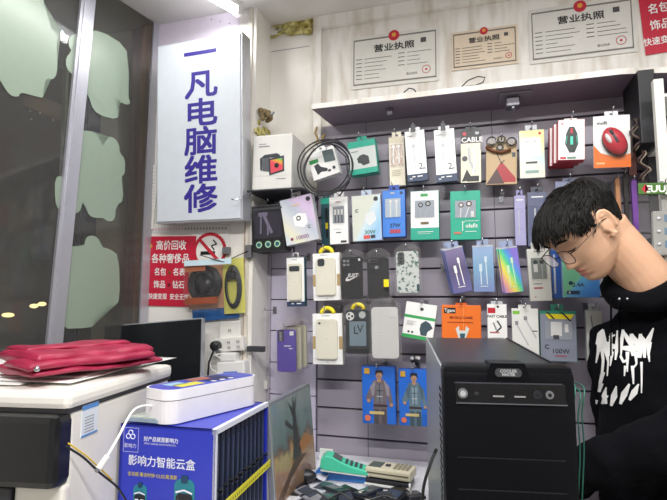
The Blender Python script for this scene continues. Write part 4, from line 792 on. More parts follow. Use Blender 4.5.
def socket(q,Y,lb,holes,name='wall_socket',th=.012):
    w,h,T=frame_of(q,Y); rt=empty(name,M=T); cp=MB().box((0,th/2,0),(w,th,h),mat('#e4e2dc',.35),.003).build('cover_plate',rt)
    for i,(u,v) in enumerate(holes):
        m=MB(); m.box(((u-.5)*w,-.0006,(.5-v)*h),(.013,.0012,.013),mat('#d2d0ca',.4),.0005)
        for s_ in (-1,1): m.box(((u-.5)*w+s_*.003,-.0015,(.5-v)*h),(.0016,.001,.005),BK)
        m.build('outlet',cp)
    tag(rt,lb,'socket'); return T,w,h
socket((219,321,240,321,240.5,338,219.5,338),YL-.014,'white wall socket right under the blue plastic sleeve',[(.5,.55)])
socket((214,338,243,337,244,351,215,352),YL-.03,'white power strip with a black plug under the wall socket',[(.5,.35),(.5,.72),(.82,.35),(.82,.72)],'power_strip',.028)
q=atY(217.5,345.5,YL-.035); rt=empty('power_plug',q); m=MB(); m.T=Matrix.Identity(4); m.disc(0,0,.015,-.022,-.0,mat('#1a1a1d',.4)); m.ball((0,-.022,0),(.014,.006,.014),mat('#1a1a1d',.4)); m.build('plug_body',rt,smooth=False)
P=[Vector((0,-.024,-.005))]+[atY(x,y,YL-.05)-q for x,y in ((213,352),(209,362),(208,374),(209,388),(215,398))]; MB().tube(P,.003,mat('#1a1a1d',.4)).build('cord',rt,smooth=True); tag(rt,'round black plug with its cord in the power strip','plug')
for k,(qd,lb) in enumerate((((219,353,235,352.5,235,362,219,362),'small white charger cube plugged below the power strip'),((216,362,244,361,245,382,217,383),'larger white adapter with blue markings, lowest on the wall'))):
    w,h,T=frame_of(qd,YL-.04); rt=empty('charger_adapter',M=T); MB().box((0,.02,0),(w,.038,h),mat('#e9e8e6',.35),.005).build('body',rt)
    m=MB(); m.tube([(-w*.4,0,-h*.1),(-w*.65,-.006,h*.2),(-w*.75,-.004,h*.8),(-w*.3,-.002,h*.9)],.0016,W); m.build('cord',rt,smooth=True)
    if k: MB().box((0,-.0006,-h*.1),(w*.5,.0012,h*.25),mat('#6a86cc',.4)).build('marking',rt)
    tag(rt,lb,'charger')
for (q_,lb) in (((248,346,264,352),'dark clamp band across the wall edge beside the power strip'),((259,380,268,389),'small white junction box behind the top corner of the display')):
    yy_=YL if q_[0]==248 else YB-.001
    a=atY(q_[0],q_[1],yy_-.012); b=atY(q_[2],q_[3],yy_-.012); m=MB()
    m.corner((a.x,yy_-.02,b.z),(b.x,yy_,a.z),mat('#3a3a40',.5) if q_[0]==248 else mat('#dcdad4',.4),.001); tag(m.build('clamp_band' if q_[0]==248 else 'junction_box'),lb,'clamp' if q_[0]==248 else 'box')
# ------------------------------------------------------------------ blue display box
A=at(216,430,.95); Bk=at(268,402,1.2); Lf=at(116,425.5,.96); dy=(Bk-A); dy.z=0; bd=dy.length; ey=dy.normalized(); ex=Vector((ey.y,-ey.x,0)); bw=(A-Lf).length*1.07; bh=A.z-ZC
Tb=Matrix(((ex.x,ey.x,0,A.x),(ex.y,ey.y,0,A.y),(0,0,1,ZC),(0,0,0,1))); rt=empty('display_box',M=Tb)
bl=mat('#2a36b0',.3); whb=mat('#dfe1ee',.4)
m=MB()
for c0,c1 in (((-bw,0,0),(0,.006,bh)),((-bw,0,0),(-bw+.006,bd,bh)),((-bw,bd-.006,0),(0,bd,bh)),((-bw,0,0),(0,bd,.006)),((-bw,0,bh-.004),(-.0,bd,bh))): m.corner(c0,c1,bl)
m.corner((-.008,0,bh-.009),(.001,bd,bh+.001),whb); m.corner((-.005,0,0),(.001,.006,bh),whb)
X=lambda u:-bw+u*bw
V=lambda v:bh-v*.135
m.text('影响力智能云盒',X(.45),V(.50),.0205,-.0006,whb,bold=.012,sx=1.0); m.text('好产品就是影响力',X(.44),V(.19),.0095,-.0006,whb,bold=.02,sx=.97)
m.text('全功能·聚合时钟·OLED高清屏',X(.36),V(.68),.0085,-.0006,mat('#c8b84c',.4),bold=.01,sx=.95); m.text('IMPACT BRINGS GOOD PRODUCTS',X(.43),V(.25),.0042,-.0006,whb)
for dx,dz in ((0,.006),(-.005,-.001),(.005,-.001)): m.tube([(X(.115)+dx+.0045*math.cos(a_),-.0006,V(.16)+dz+.0045*math.sin(a_)) for a_ in [2*PI*i/14 for i in range(14)]],.0009,whb,closed=True,n=4)
m.text('影响力',X(.115),V(.30),.009,-.0006,whb)
for s_ in ((-.06,.0),): 
    P=[(X(.04),V(.05)),(X(.20),V(.05)),(X(.20),V(.38)),(X(.04),V(.38)),(X(.04),V(.05))]; line(m,P,.0006,-.0005,whb)
dkb=mat('#123a5c',.4); tlb=mat('#1c7888',.35)
for ux_,vz,s_ in ((.24,.97,.023),(.70,.91,.034)):
    x_,z_=X(ux_),V(vz)
    m.rrect(x_-s_*.62,z_-s_*1.3,x_+s_*.62,z_+s_*.9,s_*.4,-.0012,0,tlb); m.rrect(x_-s_*.5,z_-s_*1.2,x_+s_*.5,z_+s_*.15,s_*.25,-.002,0,mat('#10141e',.25))
    m.box((x_-s_*.25,-.003,z_-s_*.25),(s_*.28,.001,s_*.1),whb); m.box((x_+s_*.25,-.003,z_-s_*.25),(s_*.28,.001,s_*.1),whb); m.rrect(x_-s_*.3,z_-s_*1.1,x_+s_*.3,z_-s_*.6,s_*.1,-.0026,0,mat('#9ab0b8',.4)); m.rrect(x_-s_*.2,z_+s_*.7,x_+s_*.2,z_+s_*1.1,s_*.1,-.0022,0,dkb); line(m,[(x_-s_*.5,z_+s_*.2),(x_,z_+s_*.35),(x_+s_*.5,z_+s_*.2)],s_*.1,-.003,whb)
m.build('printed_carton',rt)
# dark units standing in the open side
n=11
for k in range(n):
    y0_=.008+k*(bd-.016)/n; m=MB(); m.corner((-.05,y0_,.008),(-.004,y0_+(bd-.016)/n-.004,bh-.012),mat('#1b2136',.35),.003); m.corner((-.004,y0_+.004,.02),(-.0015,y0_+.008,bh-.03),mat('#39425e',.3)); 
    z_=bh*.55+.002*(k%3); m.tube([(-.003,y0_+.006,z_),(.006,y0_+.008,z_+.004),(.006,y0_+.014,z_-.002),(-.003,y0_+.016,z_-.006)],.0018,BK,n=6); 
    o=m.build('stored_case',rt)
m=MB(); m.add([(.0075,0,.100),(.0075,bd,.108),(.0075,bd,.124),(.0075,0,.116),(.0065,0,.100),(.0065,bd,.108),(.0065,bd,.124),(.0065,0,.116)],[[0,1,2,3],[7,6,5,4],[0,4,5,1],[2,6,7,3],[0,3,7,4],[1,5,6,2]],mat('#e4dc2a',.35))
for k in range(26):
    t=k/26; y_=bd*t; z_=.100+.008*t; m.add([(.0079,y_+.001,z_+.004),(.0079,y_+.004,z_+.005),(.0079,y_+.004,z_+.010),(.0079,y_+.001,z_+.009)],[[0,1,2,3]],mat('#5a5620',.5))
m.build('yellow_tape',rt)
tag(rt,'blue cardboard display box with white Chinese lettering and yellow tape','box')
# white case on top of the box
Zt=ZC+bh+.002; r0=at(168,425,.97); r1=at(260,404,1.18)
axis=Vector((r1.x-r0.x,r1.y-r0.y,0)); L=axis.length; a0=math.atan2(axis.y,axis.x)
mid=Vector(((r0.x+r1.x)/2,(r0.y+r1.y)/2,Zt))
Tc=Matrix.Translation(mid)@Matrix.Rotation(a0,4,'Z')@Matrix.Translation((0,.045,0)); rt=empty('storage_tin',M=Tc); hw=.045
def rr(mb,l,wd_,z0_,z1_,r,mt):      # rounded slab standing upright
    P=[]
    for cx_,cy_,s_ in ((l/2-r,wd_/2-r,0),(-l/2+r,wd_/2-r,90),(-l/2+r,-wd_/2+r,180),(l/2-r,-wd_/2+r,270)):
        for i in range(7): a_=math.radians(s_+15*i); P.append((cx_+r*math.cos(a_),cy_+r*math.sin(a_)))
    k=len(P); mb.add([(x,y,z0_) for x,y in P]+[(x,y,z1_) for x,y in P],[list(range(k))[::-1],list(range(k,2*k))]+[[i,(i+1)%k,k+(i+1)%k,k+i] for i in range(k)],mt)
hh=.064; ll=L+.0
m=MB(); rr(m,ll,2*hw,0,hh*.66,.030,mat('#e2e0e4',.35)); rr(m,ll-.003,2*hw-.003,hh*.66,hh*.69,.03,GY); m.build('tray',rt)
m=MB(); rr(m,ll,2*hw,hh*.69,hh,.030,mat('#e8e6ea',.35)); m.build('lid',rt)
m=MB(); rr(m,ll-.008,2*hw-.008,hh,hh+.0006,.027,mat('#4350b4',.35))
m.box((-.055,-.015,hh+.0009),(.06,.03,.0006),mat('#d8d054',.4)); m.box((-.07,.01,hh+.0009),(.04,.03,.0006),mat('#9ac0d8',.4)); m.box((.03,.005,hh+.0009),(.07,.06,.0005),mat('#2a2f60',.4)); m.box((-.0,.02,hh+.0012),(.05,.03,.0006),mat('#a86a58',.4))
for x in (.0,.025,.05): 
    P=[(x+.007*math.cos(2*PI*i/14),-.028+.007*math.sin(2*PI*i/14),hh+.0016) for i in range(14)]; m.add(P,[list(range(14))],whb)
m.build('printed_label',rt)
tag(rt,'white rounded case with a blue printed top lying on the blue box','case')
# magazines between
m=MB(); q=at(150,421,1.02); m.box((q.x,q.y,Zt+.004),(.07,.05,.006),mat('#8fa0b4',.3)); m.box((q.x+.004,q.y,Zt+.009),(.066,.045,.003),mat('#b8c0b8',.3)); tag(m.build('brochure_stack'),'thin grey brochures under the white case on the blue box','brochures')
# white cable with connector, black/yellow cable
m=MB(); rt=empty('charging_cable',at(104,465,.85)); m.T=Matrix.Translation(-rt.location)
P=[(152,406,1.0),(143,406,.97),(134,410,.94),(126,422,.91),(119,436,.88),(111,450,.86),(107,457,.85)]
def cr(P,k=6):
    V_=[at(*p) for p in P]; V_=[V_[0]]+V_+[V_[-1]]; out=[]
    for i in range(1,len(V_)-2):
        for j in range(k):
            t=j/k; a,b,c,d=V_[i-1],V_[i],V_[i+1],V_[i+2]; out.append(.5*((2*b)+(c-a)*t+(2*a-5*b+4*c-d)*t*t+(3*b-a-3*c+d)*t**3))
    return out+[V_[-1]]
m.tube(cr(P),.0022,W); m.build('cord',rt,smooth=True); m=MB(); m.T=Matrix.Translation(-rt.location); m.tube([at(107.5,456,.85),at(99,468,.845)],[.0045,.005],W,n=8); m.tube([at(99,468,.845),at(96,471.5,.845)],.0032,STEEL,n=8); m.build('connector',rt)
tag(rt,'white charging cable curling down in front of the printer side','cable')
m=MB(); m.tube(cr([(66,446,.845),(72,450,.85),(84,458,.86),(100,473,.88),(116,486,.92),(126,500,.95)]),.0019,BK); tag(m.build('black_cord',smooth=True),'black cord running down across the printer side','cord')
m=MB(); m.tube(cr([(68,443,.84),(78,450,.85),(90,459,.865),(112,480,.90)]),.0013,mat('#c8a628',.4)); tag(m.build('yellow_cord',smooth=True),'yellow cord beside the black one on the printer side','cord')
# ------------------------------------------------------------------ desert picture display
s=[at(268,403,1.2),at(309,382,1.49)]; ev=(s[1]-s[0]); ev.z=0; dl=ev.length; ey=ev.normalized(); ex=Vector((ey.y,-ey.x,0)); dh=s[0].z-ZC+.0
Td=Matrix(((ex.x,ey.x,0,s[0].x+.024),(ex.y,ey.y,0,s[0].y+.004),(0,0,1,ZC),(0,0,0,1)))@Matrix.Rotation(math.radians(-5),4,'Y'); rt=empty('picture_monitor',M=Td)
m=MB(); m.corner((-.018,0,.004),(-.001,dl,dh),mat('#a4a8ac',.35,.6),.003); m.build('frame',rt)
def picmat():
    mt=bpy.data.materials.new('desert_picture'); mt.use_nodes=True; nt=mt.node_tree; b=nt.nodes['Principled BSDF']; b.inputs['Roughness'].default_value=.12
    tc=nt.nodes.new('ShaderNodeTexCoord'); sp=nt.nodes.new('ShaderNodeSeparateXYZ'); n=nt.nodes.new('ShaderNodeTexNoise'); n.inputs['Scale'].default_value=22; n.inputs['Detail'].default_value=6
    nt.links.new(tc.outputs['Object'],sp.inputs[0]); nt.links.new(tc.outputs['Object'],n.inputs['Vector'])
    ma=nt.nodes.new('ShaderNodeMath'); ma.operation='MULTIPLY_ADD'; ma.inputs[1].default_value=.12; nt.links.new(n.outputs['Fac'],ma.inputs[0]); nt.links.new(sp.outputs['Z'],ma.inputs[2])
    mr=nt.nodes.new('ShaderNodeMapRange'); mr.inputs['From Min'].default_value=.05; mr.inputs['From Max'].default_value=dh+.06; nt.links.new(ma.outputs[0],mr.inputs[0])
    c=nt.nodes.new('ShaderNodeValToRGB'); e=c.color_ramp.elements; e[0].color=rgb('#6e5648'); e[1].color=rgb('#7f8a86'); e[1].position=1
    for p,h in ((.25,'#8d7058'),(.42,'#a5825c'),(.52,'#5b5246'),(.6,'#5f7270'),(.8,'#6f807e')): k=e.new(p); k.color=rgb(h)
    nt.links.new(mr.outputs[0],c.inputs[0]); nt.links.new(c.outputs[0],b.inputs['Base Color']); nt.links.new(c.outputs[0],b.inputs['Emission Color']); b.inputs['Emission Strength'].default_value=.10; return mt
m=MB(); m.corner((-.001,.006,.012),(.0004,dl-.006,dh-.008),picmat())
dkr=mat('#3f4240',.5); 
def yz(P,x,mt): m.add([(x,y*dl,z_*dh) for y,z_ in P],[list(range(len(P)))],mt)
yz([(.40,.34),(.62,.34),(.58,.5),(.54,.8),(.60,.97),(.52,.86),(.50,.97),(.47,.84),(.38,.92),(.46,.76),(.45,.5)],.0008,dkr); yz([(.28,.72),(.46,.62),(.46,.66),(.30,.77)],.0009,dkr)
yz([(.55,.44),(.72,.52),(.92,.42),(.85,.36),(.6,.36)],.0008,mat('#b07c4a',.5)); yz([(.05,.12),(.5,.36),(.75,.3),(.35,.2),(.12,.04)],.0007,mat('#5c463a',.5))
m.build('screen',rt); m=MB(); m.corner((-.05,dl*.3,.0),(.0,dl*.7,.006),STEEL); m.build('foot',rt)
tag(rt,'upright screen showing a bare tree in a desert landscape','screen')
# ------------------------------------------------------------------ card terminals and phones on the counter
def place(px,py,yaw,name,z_=ZC): p=atZ(px,py,z_); return empty(name,M=Matrix.Translation(p)@Matrix.Rotation(yaw,4,'Z'))
def terminal(rt,body,scr,tilt,L=.20,wd_=.078,hh=.05):
    Tt=Matrix.Translation((0,0,.012))@Matrix.Rotation(tilt,4,'Y'); 
    def side(m,mt,s,z_off=0,w2=wd_):
        P=[(-L/2,.0),(-L/2+.015,-.006),(L/2,.0),(L/2,.016),(L*.1,.026),(-L*.1,.036),(-L*.28,hh),(-L*.42,hh),(-L/2,hh*.7)]
        P=[(x*s,z_*s+z_off) for x,z_ in P]; m.prism(P,-w2/2,w2/2,mt,T=Tt)
    m=MB(); side(m,body,1); o=m.build('housing',rt); kh=o; bv=o.modifiers.new('bevel','BEVEL'); bv.width=.004; bv.segments=3
    m=MB(); m.prism([(-L*.08,.037),(-L*.26,.050),(-L*.26,.0515),(-L*.08,.0385)],-wd_*.36,wd_*.36,scr,T=Tt@Matrix.Translation((0,0,.0))); m.build('screen',rt)
    for i in range(4):
        for j in range(3):
            x=L*(.02+.10*i); zz_=.031-.0022*i*1.6; MB().box((x,(j-1)*.02,zz_),(.012,.014,.006),mat('#3c4a4c',.4),.002,T=Tt).build('key',kh)
    m=MB(); m.prism([(-L/2+.004,-.012),(L/2-.01,-.006),(L/2-.01,-.0005),(-L/2+.004,-.0065)],-wd_/2+.003,wd_/2-.003,mat('#e8e8e4',.4),T=Tt); m.build('base_plate',rt)
mint=mat('#4cc9a4',.4); skyb=mat('#2f78c8',.4)
rt=place(345,472,.16,'card_terminal',ZC+.026); terminal(rt,mint,mat('#54605c',.3),.12); rt.matrix_world=rt.matrix_world@Matrix.Scale(.66,4); tag(rt,'mint green card payment terminal lying on a blue one','card terminal')
rt=place(344,478,.03,'card_terminal',ZC+.002); rt.matrix_world=rt.matrix_world@Matrix.Scale(.66,4)
m=MB(); m.rrect(-.10,-.0,.10,.024,.01,-.035,.035,skyb); o=m.build('housing',rt); m=MB(); m.tube([(-.088,-.040,.018),(-.088,.040,.018)],.026,skyb,n=16); m.build('paper_bay',rt,smooth=True); tag(rt,'bright blue card terminal underneath the mint green one','card terminal')
rt=place(391,485,-.12,'card_terminal',ZC+.001); rt.matrix_world=rt.matrix_world@Matrix.Scale(.86,4)
m=MB(); m.box((0,0,.014),(.13,.075,.020),mat('#2e2e34',.4),.004); m.build('cradle',rt)
m=MB(); m.box((0,0,.042),(.145,.075,.028),mat('#cfc8b0',.4),.006); m.box((0,-.038,.042),(.13,.001,.004),mat('#6a6454',.4)); m.build('housing',rt)
m=MB(); m.box((-.045,0,.0565),(.04,.05,.002),mat('#56605a',.3),.001); m.build('screen',rt); m=MB(); m.disc(-.005,0,.010,0,0,dkg) if 0 else m.box((-.008,0,.058),(.016,.016,.004),dkg,.002); m.build('round_key',rt)
for i in range(4):
    for j in range(3): MB().box((.018+.013*i,(j-1)*.018,.058),(.009,.012,.004),mat('#8c8674',.4),.0015).build('key',rt)
MB().tube([(-.07,-.045,.01),(.07,-.045,.01),(.072,-.045,.028)],.004,W).build('handle',rt,smooth=True)
tag(rt,'cream card terminal with a dark screen beside the computer case','card terminal')
# stand sheet and clutter
m=MB(); q=atZ(318,474,ZC); b_=bmesh.new(); bmesh.ops.create_grid(b_,x_segments=20,y_segments=20,size=.5)
for v in b_.verts: n_=noise.noise(Vector((v.co.x*5,v.co.y*5,1))); v.co=Vector((q.x-.01+v.co.x*.11,q.y+.02+v.co.y*.20,ZC+.012+.014*n_+.012*abs(noise.noise(Vector((v.co.x*14,v.co.y*14,5))))))
m.bm(b_,mat('#d4d4e0',.25,0,.05,40,.3)); o=m.build('plastic_wrap',smooth=True); tag(o,'crumpled pale plastic wrap beside the desert picture screen','plastic wrap')
m=MB(); a=atY(320,448,1.46); b=atY(333,468,1.46); m.corner((a.x,1.455,ZC+.001),(b.x,1.462,a.z),mat('#e2e6e0',.3),.001); tag(m.build('leaning_card'),'small white card leaning on the wall behind the blue terminal','card')
random.seed(21)
spots=[(300,486,.5,'#1a1c22'),(322,490,-.3,'#b8bcc4'),(336,491,.9,'#26282e'),(352,494,1.2,'#1c1d22'),(368,493,-.5,'#2b2f3a'),(384,497,.2,'#17181c'),(402,495,.7,'#22242a'),(310,496,1.1,'#8e8f96'),(330,499,.1,'#15161a'),(374,500,1.0,'#c4c2b8'),(392,500,-.2,'#1f2126'),(414,497,.4,'#2a2a30'),(296,497,-.2,'#d4d4da'),(346,502,.5,'#30323a')]
seen=['by the screen foot','with a pale back near the plastic wrap','just below the blue terminal','standing out before the blue terminal','before the gap between terminals','just before the cream terminal','beside the cream terminal cradle','grey and near the screen foot','at the lower middle of the pile','cream coloured, at the front of the pile','black and at the front of the pile','next to the computer case','white, nearest to the desert screen','dark slate, front of the pile middle']
for k,(px,py,ya,c) in enumerate(spots):
    rt=place(px,py,ya,'old_phone',ZC+.006+.006*(k%3)); rt.matrix_world=rt.matrix_world@Matrix.Rotation(random.uniform(-.2,.2),4,'X')@Matrix.Rotation(random.uniform(-.15,.15),4,'Y')@Matrix.Scale(.8,4)
    MB().box((0,0,.004),(.05,.095,.011),mat(c,.3),.004).build('body',rt); MB().box((0,.01,.0102),(.040,.058,.0012),mat('#3c4450' if k%3 else '#0e0f13',.12),.0004).build('screen',rt)
    tag(rt,'old mobile phone lying '+seen[k],'phone','old phones piled on the counter')
m=MB(); q=atZ(304,483,ZC); m.ball((q.x,q.y,ZC+.02),(.035,.02,.018),mat('#24252a',.4),sub=3); tag(m.build('computer_mouse',smooth=True),'black computer mouse lying at the foot of the desert picture screen','mouse')
for k,(pp,lb) in enumerate((([(300,496),(315,492),(328,499),(340,494),(352,500)],'black lead tangled over the phones near the plastic wrap'),([(362,496),(372,501),(384,495),(396,501),(406,495)],'black lead tangled in front of the cream terminal'))):
    m=MB(); m.tube([atZ(x,y,ZC+.035)+Z*(.004*(i%2)) for i,(x,y) in enumerate(pp)],.0028,BK); tag(m.build('loose_lead',smooth=True),lb,'lead')
# ------------------------------------------------------------------ computer case
fl=at(443,364,.72); fr=at(572,371,.72); bwid=(fr-fl).length; vd=ray(396,300); ey=Vector((vd.x,vd.y,0)).normalized(); ex=Vector((ey.y,-ey.x,0))
ct=(fl+fr)/2; zt=ct.z; ph=.42; ZP=zt-ph; Tq=Matrix(((ex.x,ey.x,0,ct.x),(ex.y,ey.y,0,ct.y),(0,0,1,ZP),(0,0,0,1))); rt=empty('computer_case',M=Tq)
dp=.42; hw=(fr-fl).dot(ex)/2; rise=.018
blk=mat('#07080d',.42,0,.03,12,name='black_moulded_plastic', spec=.15); stl=mat('#303238',.32,.6,.04,6,name='dark_painted_steel')
def hexa(mb,x0,x1,y0,y1,z0_,za,zb__,mt): mb.add([(x0,y0,z0_),(x1,y0,z0_),(x1,y1,z0_),(x0,y1,z0_),(x0,y0,za),(x1,y0,za),(x1,y1,zb__),(x0,y1,zb__)],[[3,2,1,0],[4,5,6,7],[0,1,5,4],[1,2,6,5],[2,3,7,6],[3,0,4,7]],mt)
m=MB(); hexa(m,-hw+.004,hw-.004,.03,dp,.012,ph-.008,ph-.008+rise,stl); m.build('chassis',rt)
m=MB(); hexa(m,-hw+.001,-hw+.004,.028,dp,.012,ph-.006,ph-.006+rise,mat('#a2a8b0',.35,.45))
for j in range(30):
    for i in range(3): m.box((-hw+.0008,.045+.012*i,.06+j*.011),(.0012,.006,.006),mat('#14161c',.5))
m.build('side_panel',rt)
m=MB(); hexa(m,hw-.004,hw-.001,.028,dp,.012,ph-.006,ph-.006+rise,stl); m.build('side_panel',rt)
m=MB(); m.corner((-hw,-.002,.0),(hw,.032,ph-.006),blk,.008); m.corner((-hw*.99,.0,ph-.030),(hw*.99,.05,ph+.002),blk,.009)
P=[(-hw*.34,ph-.018),(hw*.34,ph-.018),(hw*.26,ph+.006),(-hw*.26,ph+.006)]; m.prism(P,-.0025,.04,blk)
o=m.build('front_bezel',rt); smooth_by(o,40); o_bez=o
m=MB(); m.corner((-hw*.82,-.0035,ph-.0225),(hw*.80,-.0015,ph-.021),mat('#3c3e46',.4)); m.corner((-hw*.80,-.0045,ph-.0505),(hw*.86,-.0015,ph-.049),mat('#6a6c74',.35,.4)); 
m.corner((-hw*.80,-.0035,ph-.049),(hw*.84,-.0018,ph-.0225),mat('#0a0a0d',.35))
for k in range(4): m.corner((-hw*.8,-.003,ph-.125-k*.043),(hw*.8,-.0018,ph-.1235-k*.043),mat('#15161c',.4))
strip=m.build('port_strip',rt)
pz=ph-.036
def prt(name,f): m=MB(); f(m); return m.build(name,o_bez if name=='badge' else strip)
prt('power_button',lambda m:(m.disc(-hw*.70,pz,.0068,-.007,-.002,mat('#8d8f94',.3,.6)),m.disc(-hw*.70,pz,.004,-.008,-.002,mat('#d4d6da',.3,.5))))
prt('reset_button',lambda m:m.rrect(-hw*.52,pz-.002,-hw*.46,pz+.002,.001,-.006,-.002,mat('#2e3036',.4)))
for xx in (-.16,.16): prt('usb_port',lambda m:(m.corner((hw*xx-.0085,-.0045,pz-.004),(hw*xx+.0085,-.002,pz+.004),mat('#050506',.4)),m.corner((hw*xx-.0075,-.0055,pz-.0042),(hw*xx+.0075,-.002,pz-.0022),mat('#b8bac0',.3,.6))))
for xx,c in ((.42,'#3c3e44'),(.60,'#8d9094')): prt('audio_jack',lambda m:(m.disc(hw*xx,pz,.0055,-.006,-.002,mat(c,.3,.6)),m.disc(hw*xx,pz,.0026,-.0065,-.002,BK)))
def logo(m):
    m.rrect(-hw*.2,ph-.0125,hw*.2,ph-.0010,.005,-.0052,-.003,mat('#55575c',.35,.6)); m.text('COOLER',0,ph-.0045,.0058,-.0054,mat('#c8cacc',.3,.5),bold=.04); m.text('MASTER',0,ph-.0092,.0050,-.0054,mat('#c8cacc',.3,.5),bold=.04)
prt('badge',logo)
for x in (-hw+.02,hw-.02):
    for y in (.05,dp-.05): m=MB(); m.box((x,y,.005),(.03,.03,.014),BK,.002); m.build('foot',rt)
tag(rt,'black tower computer case standing on the bench before the hoodie','computer case')
bx=Tq@Vector((0,0,0)); m=MB(); m.corner((bx.x-.22,.52,ZP-.035),(bx.x+.16,1.18,ZP-.002),mat('#bdb6ac',.5),.003)
for x,y in ((bx.x-.19,.55),(bx.x+.13,.55),(bx.x+.13,1.15),(bx.x-.19,1.15)): m.box((x,y,(ZP-.035)/2),(.035,.035,ZP-.035),STEEL)
tag(m.build('workbench'),'pale workbench under the black computer case','table')
m=MB(); m.tube(cr([(436,450,.8),(430,465,.86),(424,485,.9),(422,505,.92)]),.0028,BK); tag(m.build('power_lead',smooth=True),'black lead hanging beside the perforated side of the computer case','lead')
m=MB()
for k,(x0_,y0_) in enumerate(((572,372),(577,378),(581,374))): m.tube(cr([(x0_-8,y0_+8,.90),(x0_+3,y0_+14,.80),(x0_+1,y0_+40,.79),(x0_+3,y0_+75,.79),(x0_+1,y0_+135,.785),(x0_+2,y0_+215,.785)]),.0011,mat('#1f5c4c',.4))
tag(m.build('green_wires',smooth=True),'thin dark green wires between computer case and hoodie','wires')
# ------------------------------------------------------------------ person
skin=mat('#deb090',.45,0,.05,14,name='skin'); skin.node_tree.nodes['Principled BSDF'].inputs['Subsurface Weight'].default_value=.12; skin.node_tree.nodes['Principled BSDF'].inputs['Subsurface Radius'].default_value=(.01,.004,.002)
hairm=mat('#0e0c0a',.62,0,.3,90,name='dark_hair', spec=.3); cloth_b=mat('#08090e',.9,0,.12,240,.15,name='black_cotton',spec=.12); 
def interp(tb,z_,i):
    for a,b in zip(tb,tb[1:]):
        if a[0]>=z_>=b[0]:
            t=(a[0]-z_)/(a[0]-b[0]); t=t*t*(3-2*t) if 0 else t; return a[i]+(b[i]-a[i])*t
    return tb[0][i] if z_>tb[0][0] else tb[-1][i]
HT=[(.134,.020,-.03,.004),(.128,.045,-.062,.036),(.115,.066,-.083,.054),(.095,.083,-.096,.067),(.07,.093,-.103,.075),(.045,.098,-.104,.078),(.03,.098,-.103,.078),(.015,.093,-.100,.077),(0,.091,-.095,.075),(-.02,.090,-.086,.070),(-.04,.089,-.070,.066),(-.06,.088,-.045,.060),(-.078,.086,-.020,.050),(-.092,.083,.005,.040),(-.102,.076,.025,.030),(-.107,.066,.038,.018)]
def g(x,s): return math.exp(-x*x/(2*s*s))
def zmap(z_): return z_ if z_<.03 else .03+(z_-.03)*.82
def head_pt(z_,th,grow=0):
    fx,bx_,hw_=interp(HT,z_,1),interp(HT,z_,2),interp(HT,z_,3); cx_=(fx+bx_)/2; rx=(fx-bx_)/2
    c,s_=math.cos(th),math.sin(th); e=.86
    x=cx_+(rx+grow)*math.copysign(abs(c)**e,c); y=(hw_+grow)*math.copysign(abs(s_)**e,s_)
    if c>0 and grow==0:
        # nose, brow, sockets, lips, chin
        n_=0
        nz=0
        if -.042<z_<.026: t=(.026-z_)/(.060); t=min(t,1); nz=.003+.021*t**1.2 if z_>-.034 else (.024*(z_+.042)/.008)
        n_+=nz*g(y,.0075+.004*max(0,min(1,(.02-z_)/.05)))
        n_+=.004*g(z_+.034,.006)*(g(abs(y)-.011,.005))
        n_+=.004*g(z_-.038,.008)*g(abs(y)-.026,.018)
        n_-=.009*g(z_-.014,.010)*g(abs(y)-.031,.013)
        n_+=.0045*g(z_-.013,.006)*g(abs(y)-.031,.010)
        n_+=.006*g(z_+.055,.0040)*g(y,.016)+.0065*g(z_+.067,.0045)*g(y,.014)-.003*g(z_+.061,.0022)*g(y,.022)
        n_-=.004*g(z_+.076,.004)*g(y,.018); n_+=.005*g(z_+.09,.009)*g(y,.016)
        n_+=.003*g(z_+.02,.014)*g(abs(y)-.042,.016)
        x+=n_
    return Vector((x,y,zmap(z_)))
hm=MB(); NR,NT=84,96; rings=[]
for i in range(NR):
    z_=-.107+.241*i/(NR-1); rings.append([head_pt(z_,2*PI*k/NT) for k in range(NT)])
# pose
ph_=math.radians(11); th_=math.radians(44)
F0=(-RGT*math.cos(ph_)-FH*math.sin(ph_)); F0.z=0; F0.normalize(); U0=Z.copy(); L0=U0.cross(F0)
Fd=F0*math.cos(th_)-U0*math.sin(th_); Ud=U0*math.cos(th_)+F0*math.sin(th_)
ro=math.radians(4); Ld=L0*math.cos(ro)+Ud*math.sin(ro); Ud=Fd.cross(Ld).normalized()
EAR=at(606,225,1.09); HS=.91
org=EAR-Ld*.075*HS
Th=Matrix(((Fd.x*HS,Ld.x*HS,Ud.x*HS,org.x),(Fd.y*HS,Ld.y*HS,Ud.y*HS,org.y),(Fd.z*HS,Ld.z*HS,Ud.z*HS,org.z),(0,0,0,1)))
body=MB(); body.loft(rings,skin,T=Th)
for s_ in (1,-1):
    E=[(-.004+.019*math.cos(a_)*(.8+.25*math.sin(a_)),s_*(.078+.010*(1-math.cos(a_))/2),.004+.033*math.sin(a_)) for a_ in [math.radians(-100+i*17) for i in range(20)]]
    body.tube(E,[.0035+.0012*math.sin(i/19*PI) for i in range(20)],skin,T=Th); body.ball((-.006,s_*.079,.002),(.015,.0055,.027),skin,T=Th)
    body.tube([(-.004+.011*math.cos(a_),s_*.085,.006+.020*math.sin(a_)) for a_ in [math.radians(60+i*20) for i in range(9)]],.0026,skin,T=Th); body.ball((.004,s_*.077,-.028),(.008,.005,.009),skin,T=Th); body.ball((.012,s_*.077,-.004),(.004,.005,.007),skin,T=Th)
NB=at(666,305,1.16); hb=Th@Vector((-.035,0,-.025)); hb2=Th@Vector((-.022,0,-.07))
body.tube([hb,Th@Vector((-.032,0,-.055)),(hb2*.5+NB*.5)+Z*.012-0*Z,NB],[.058,.056,.056,.064],skin,n=24)
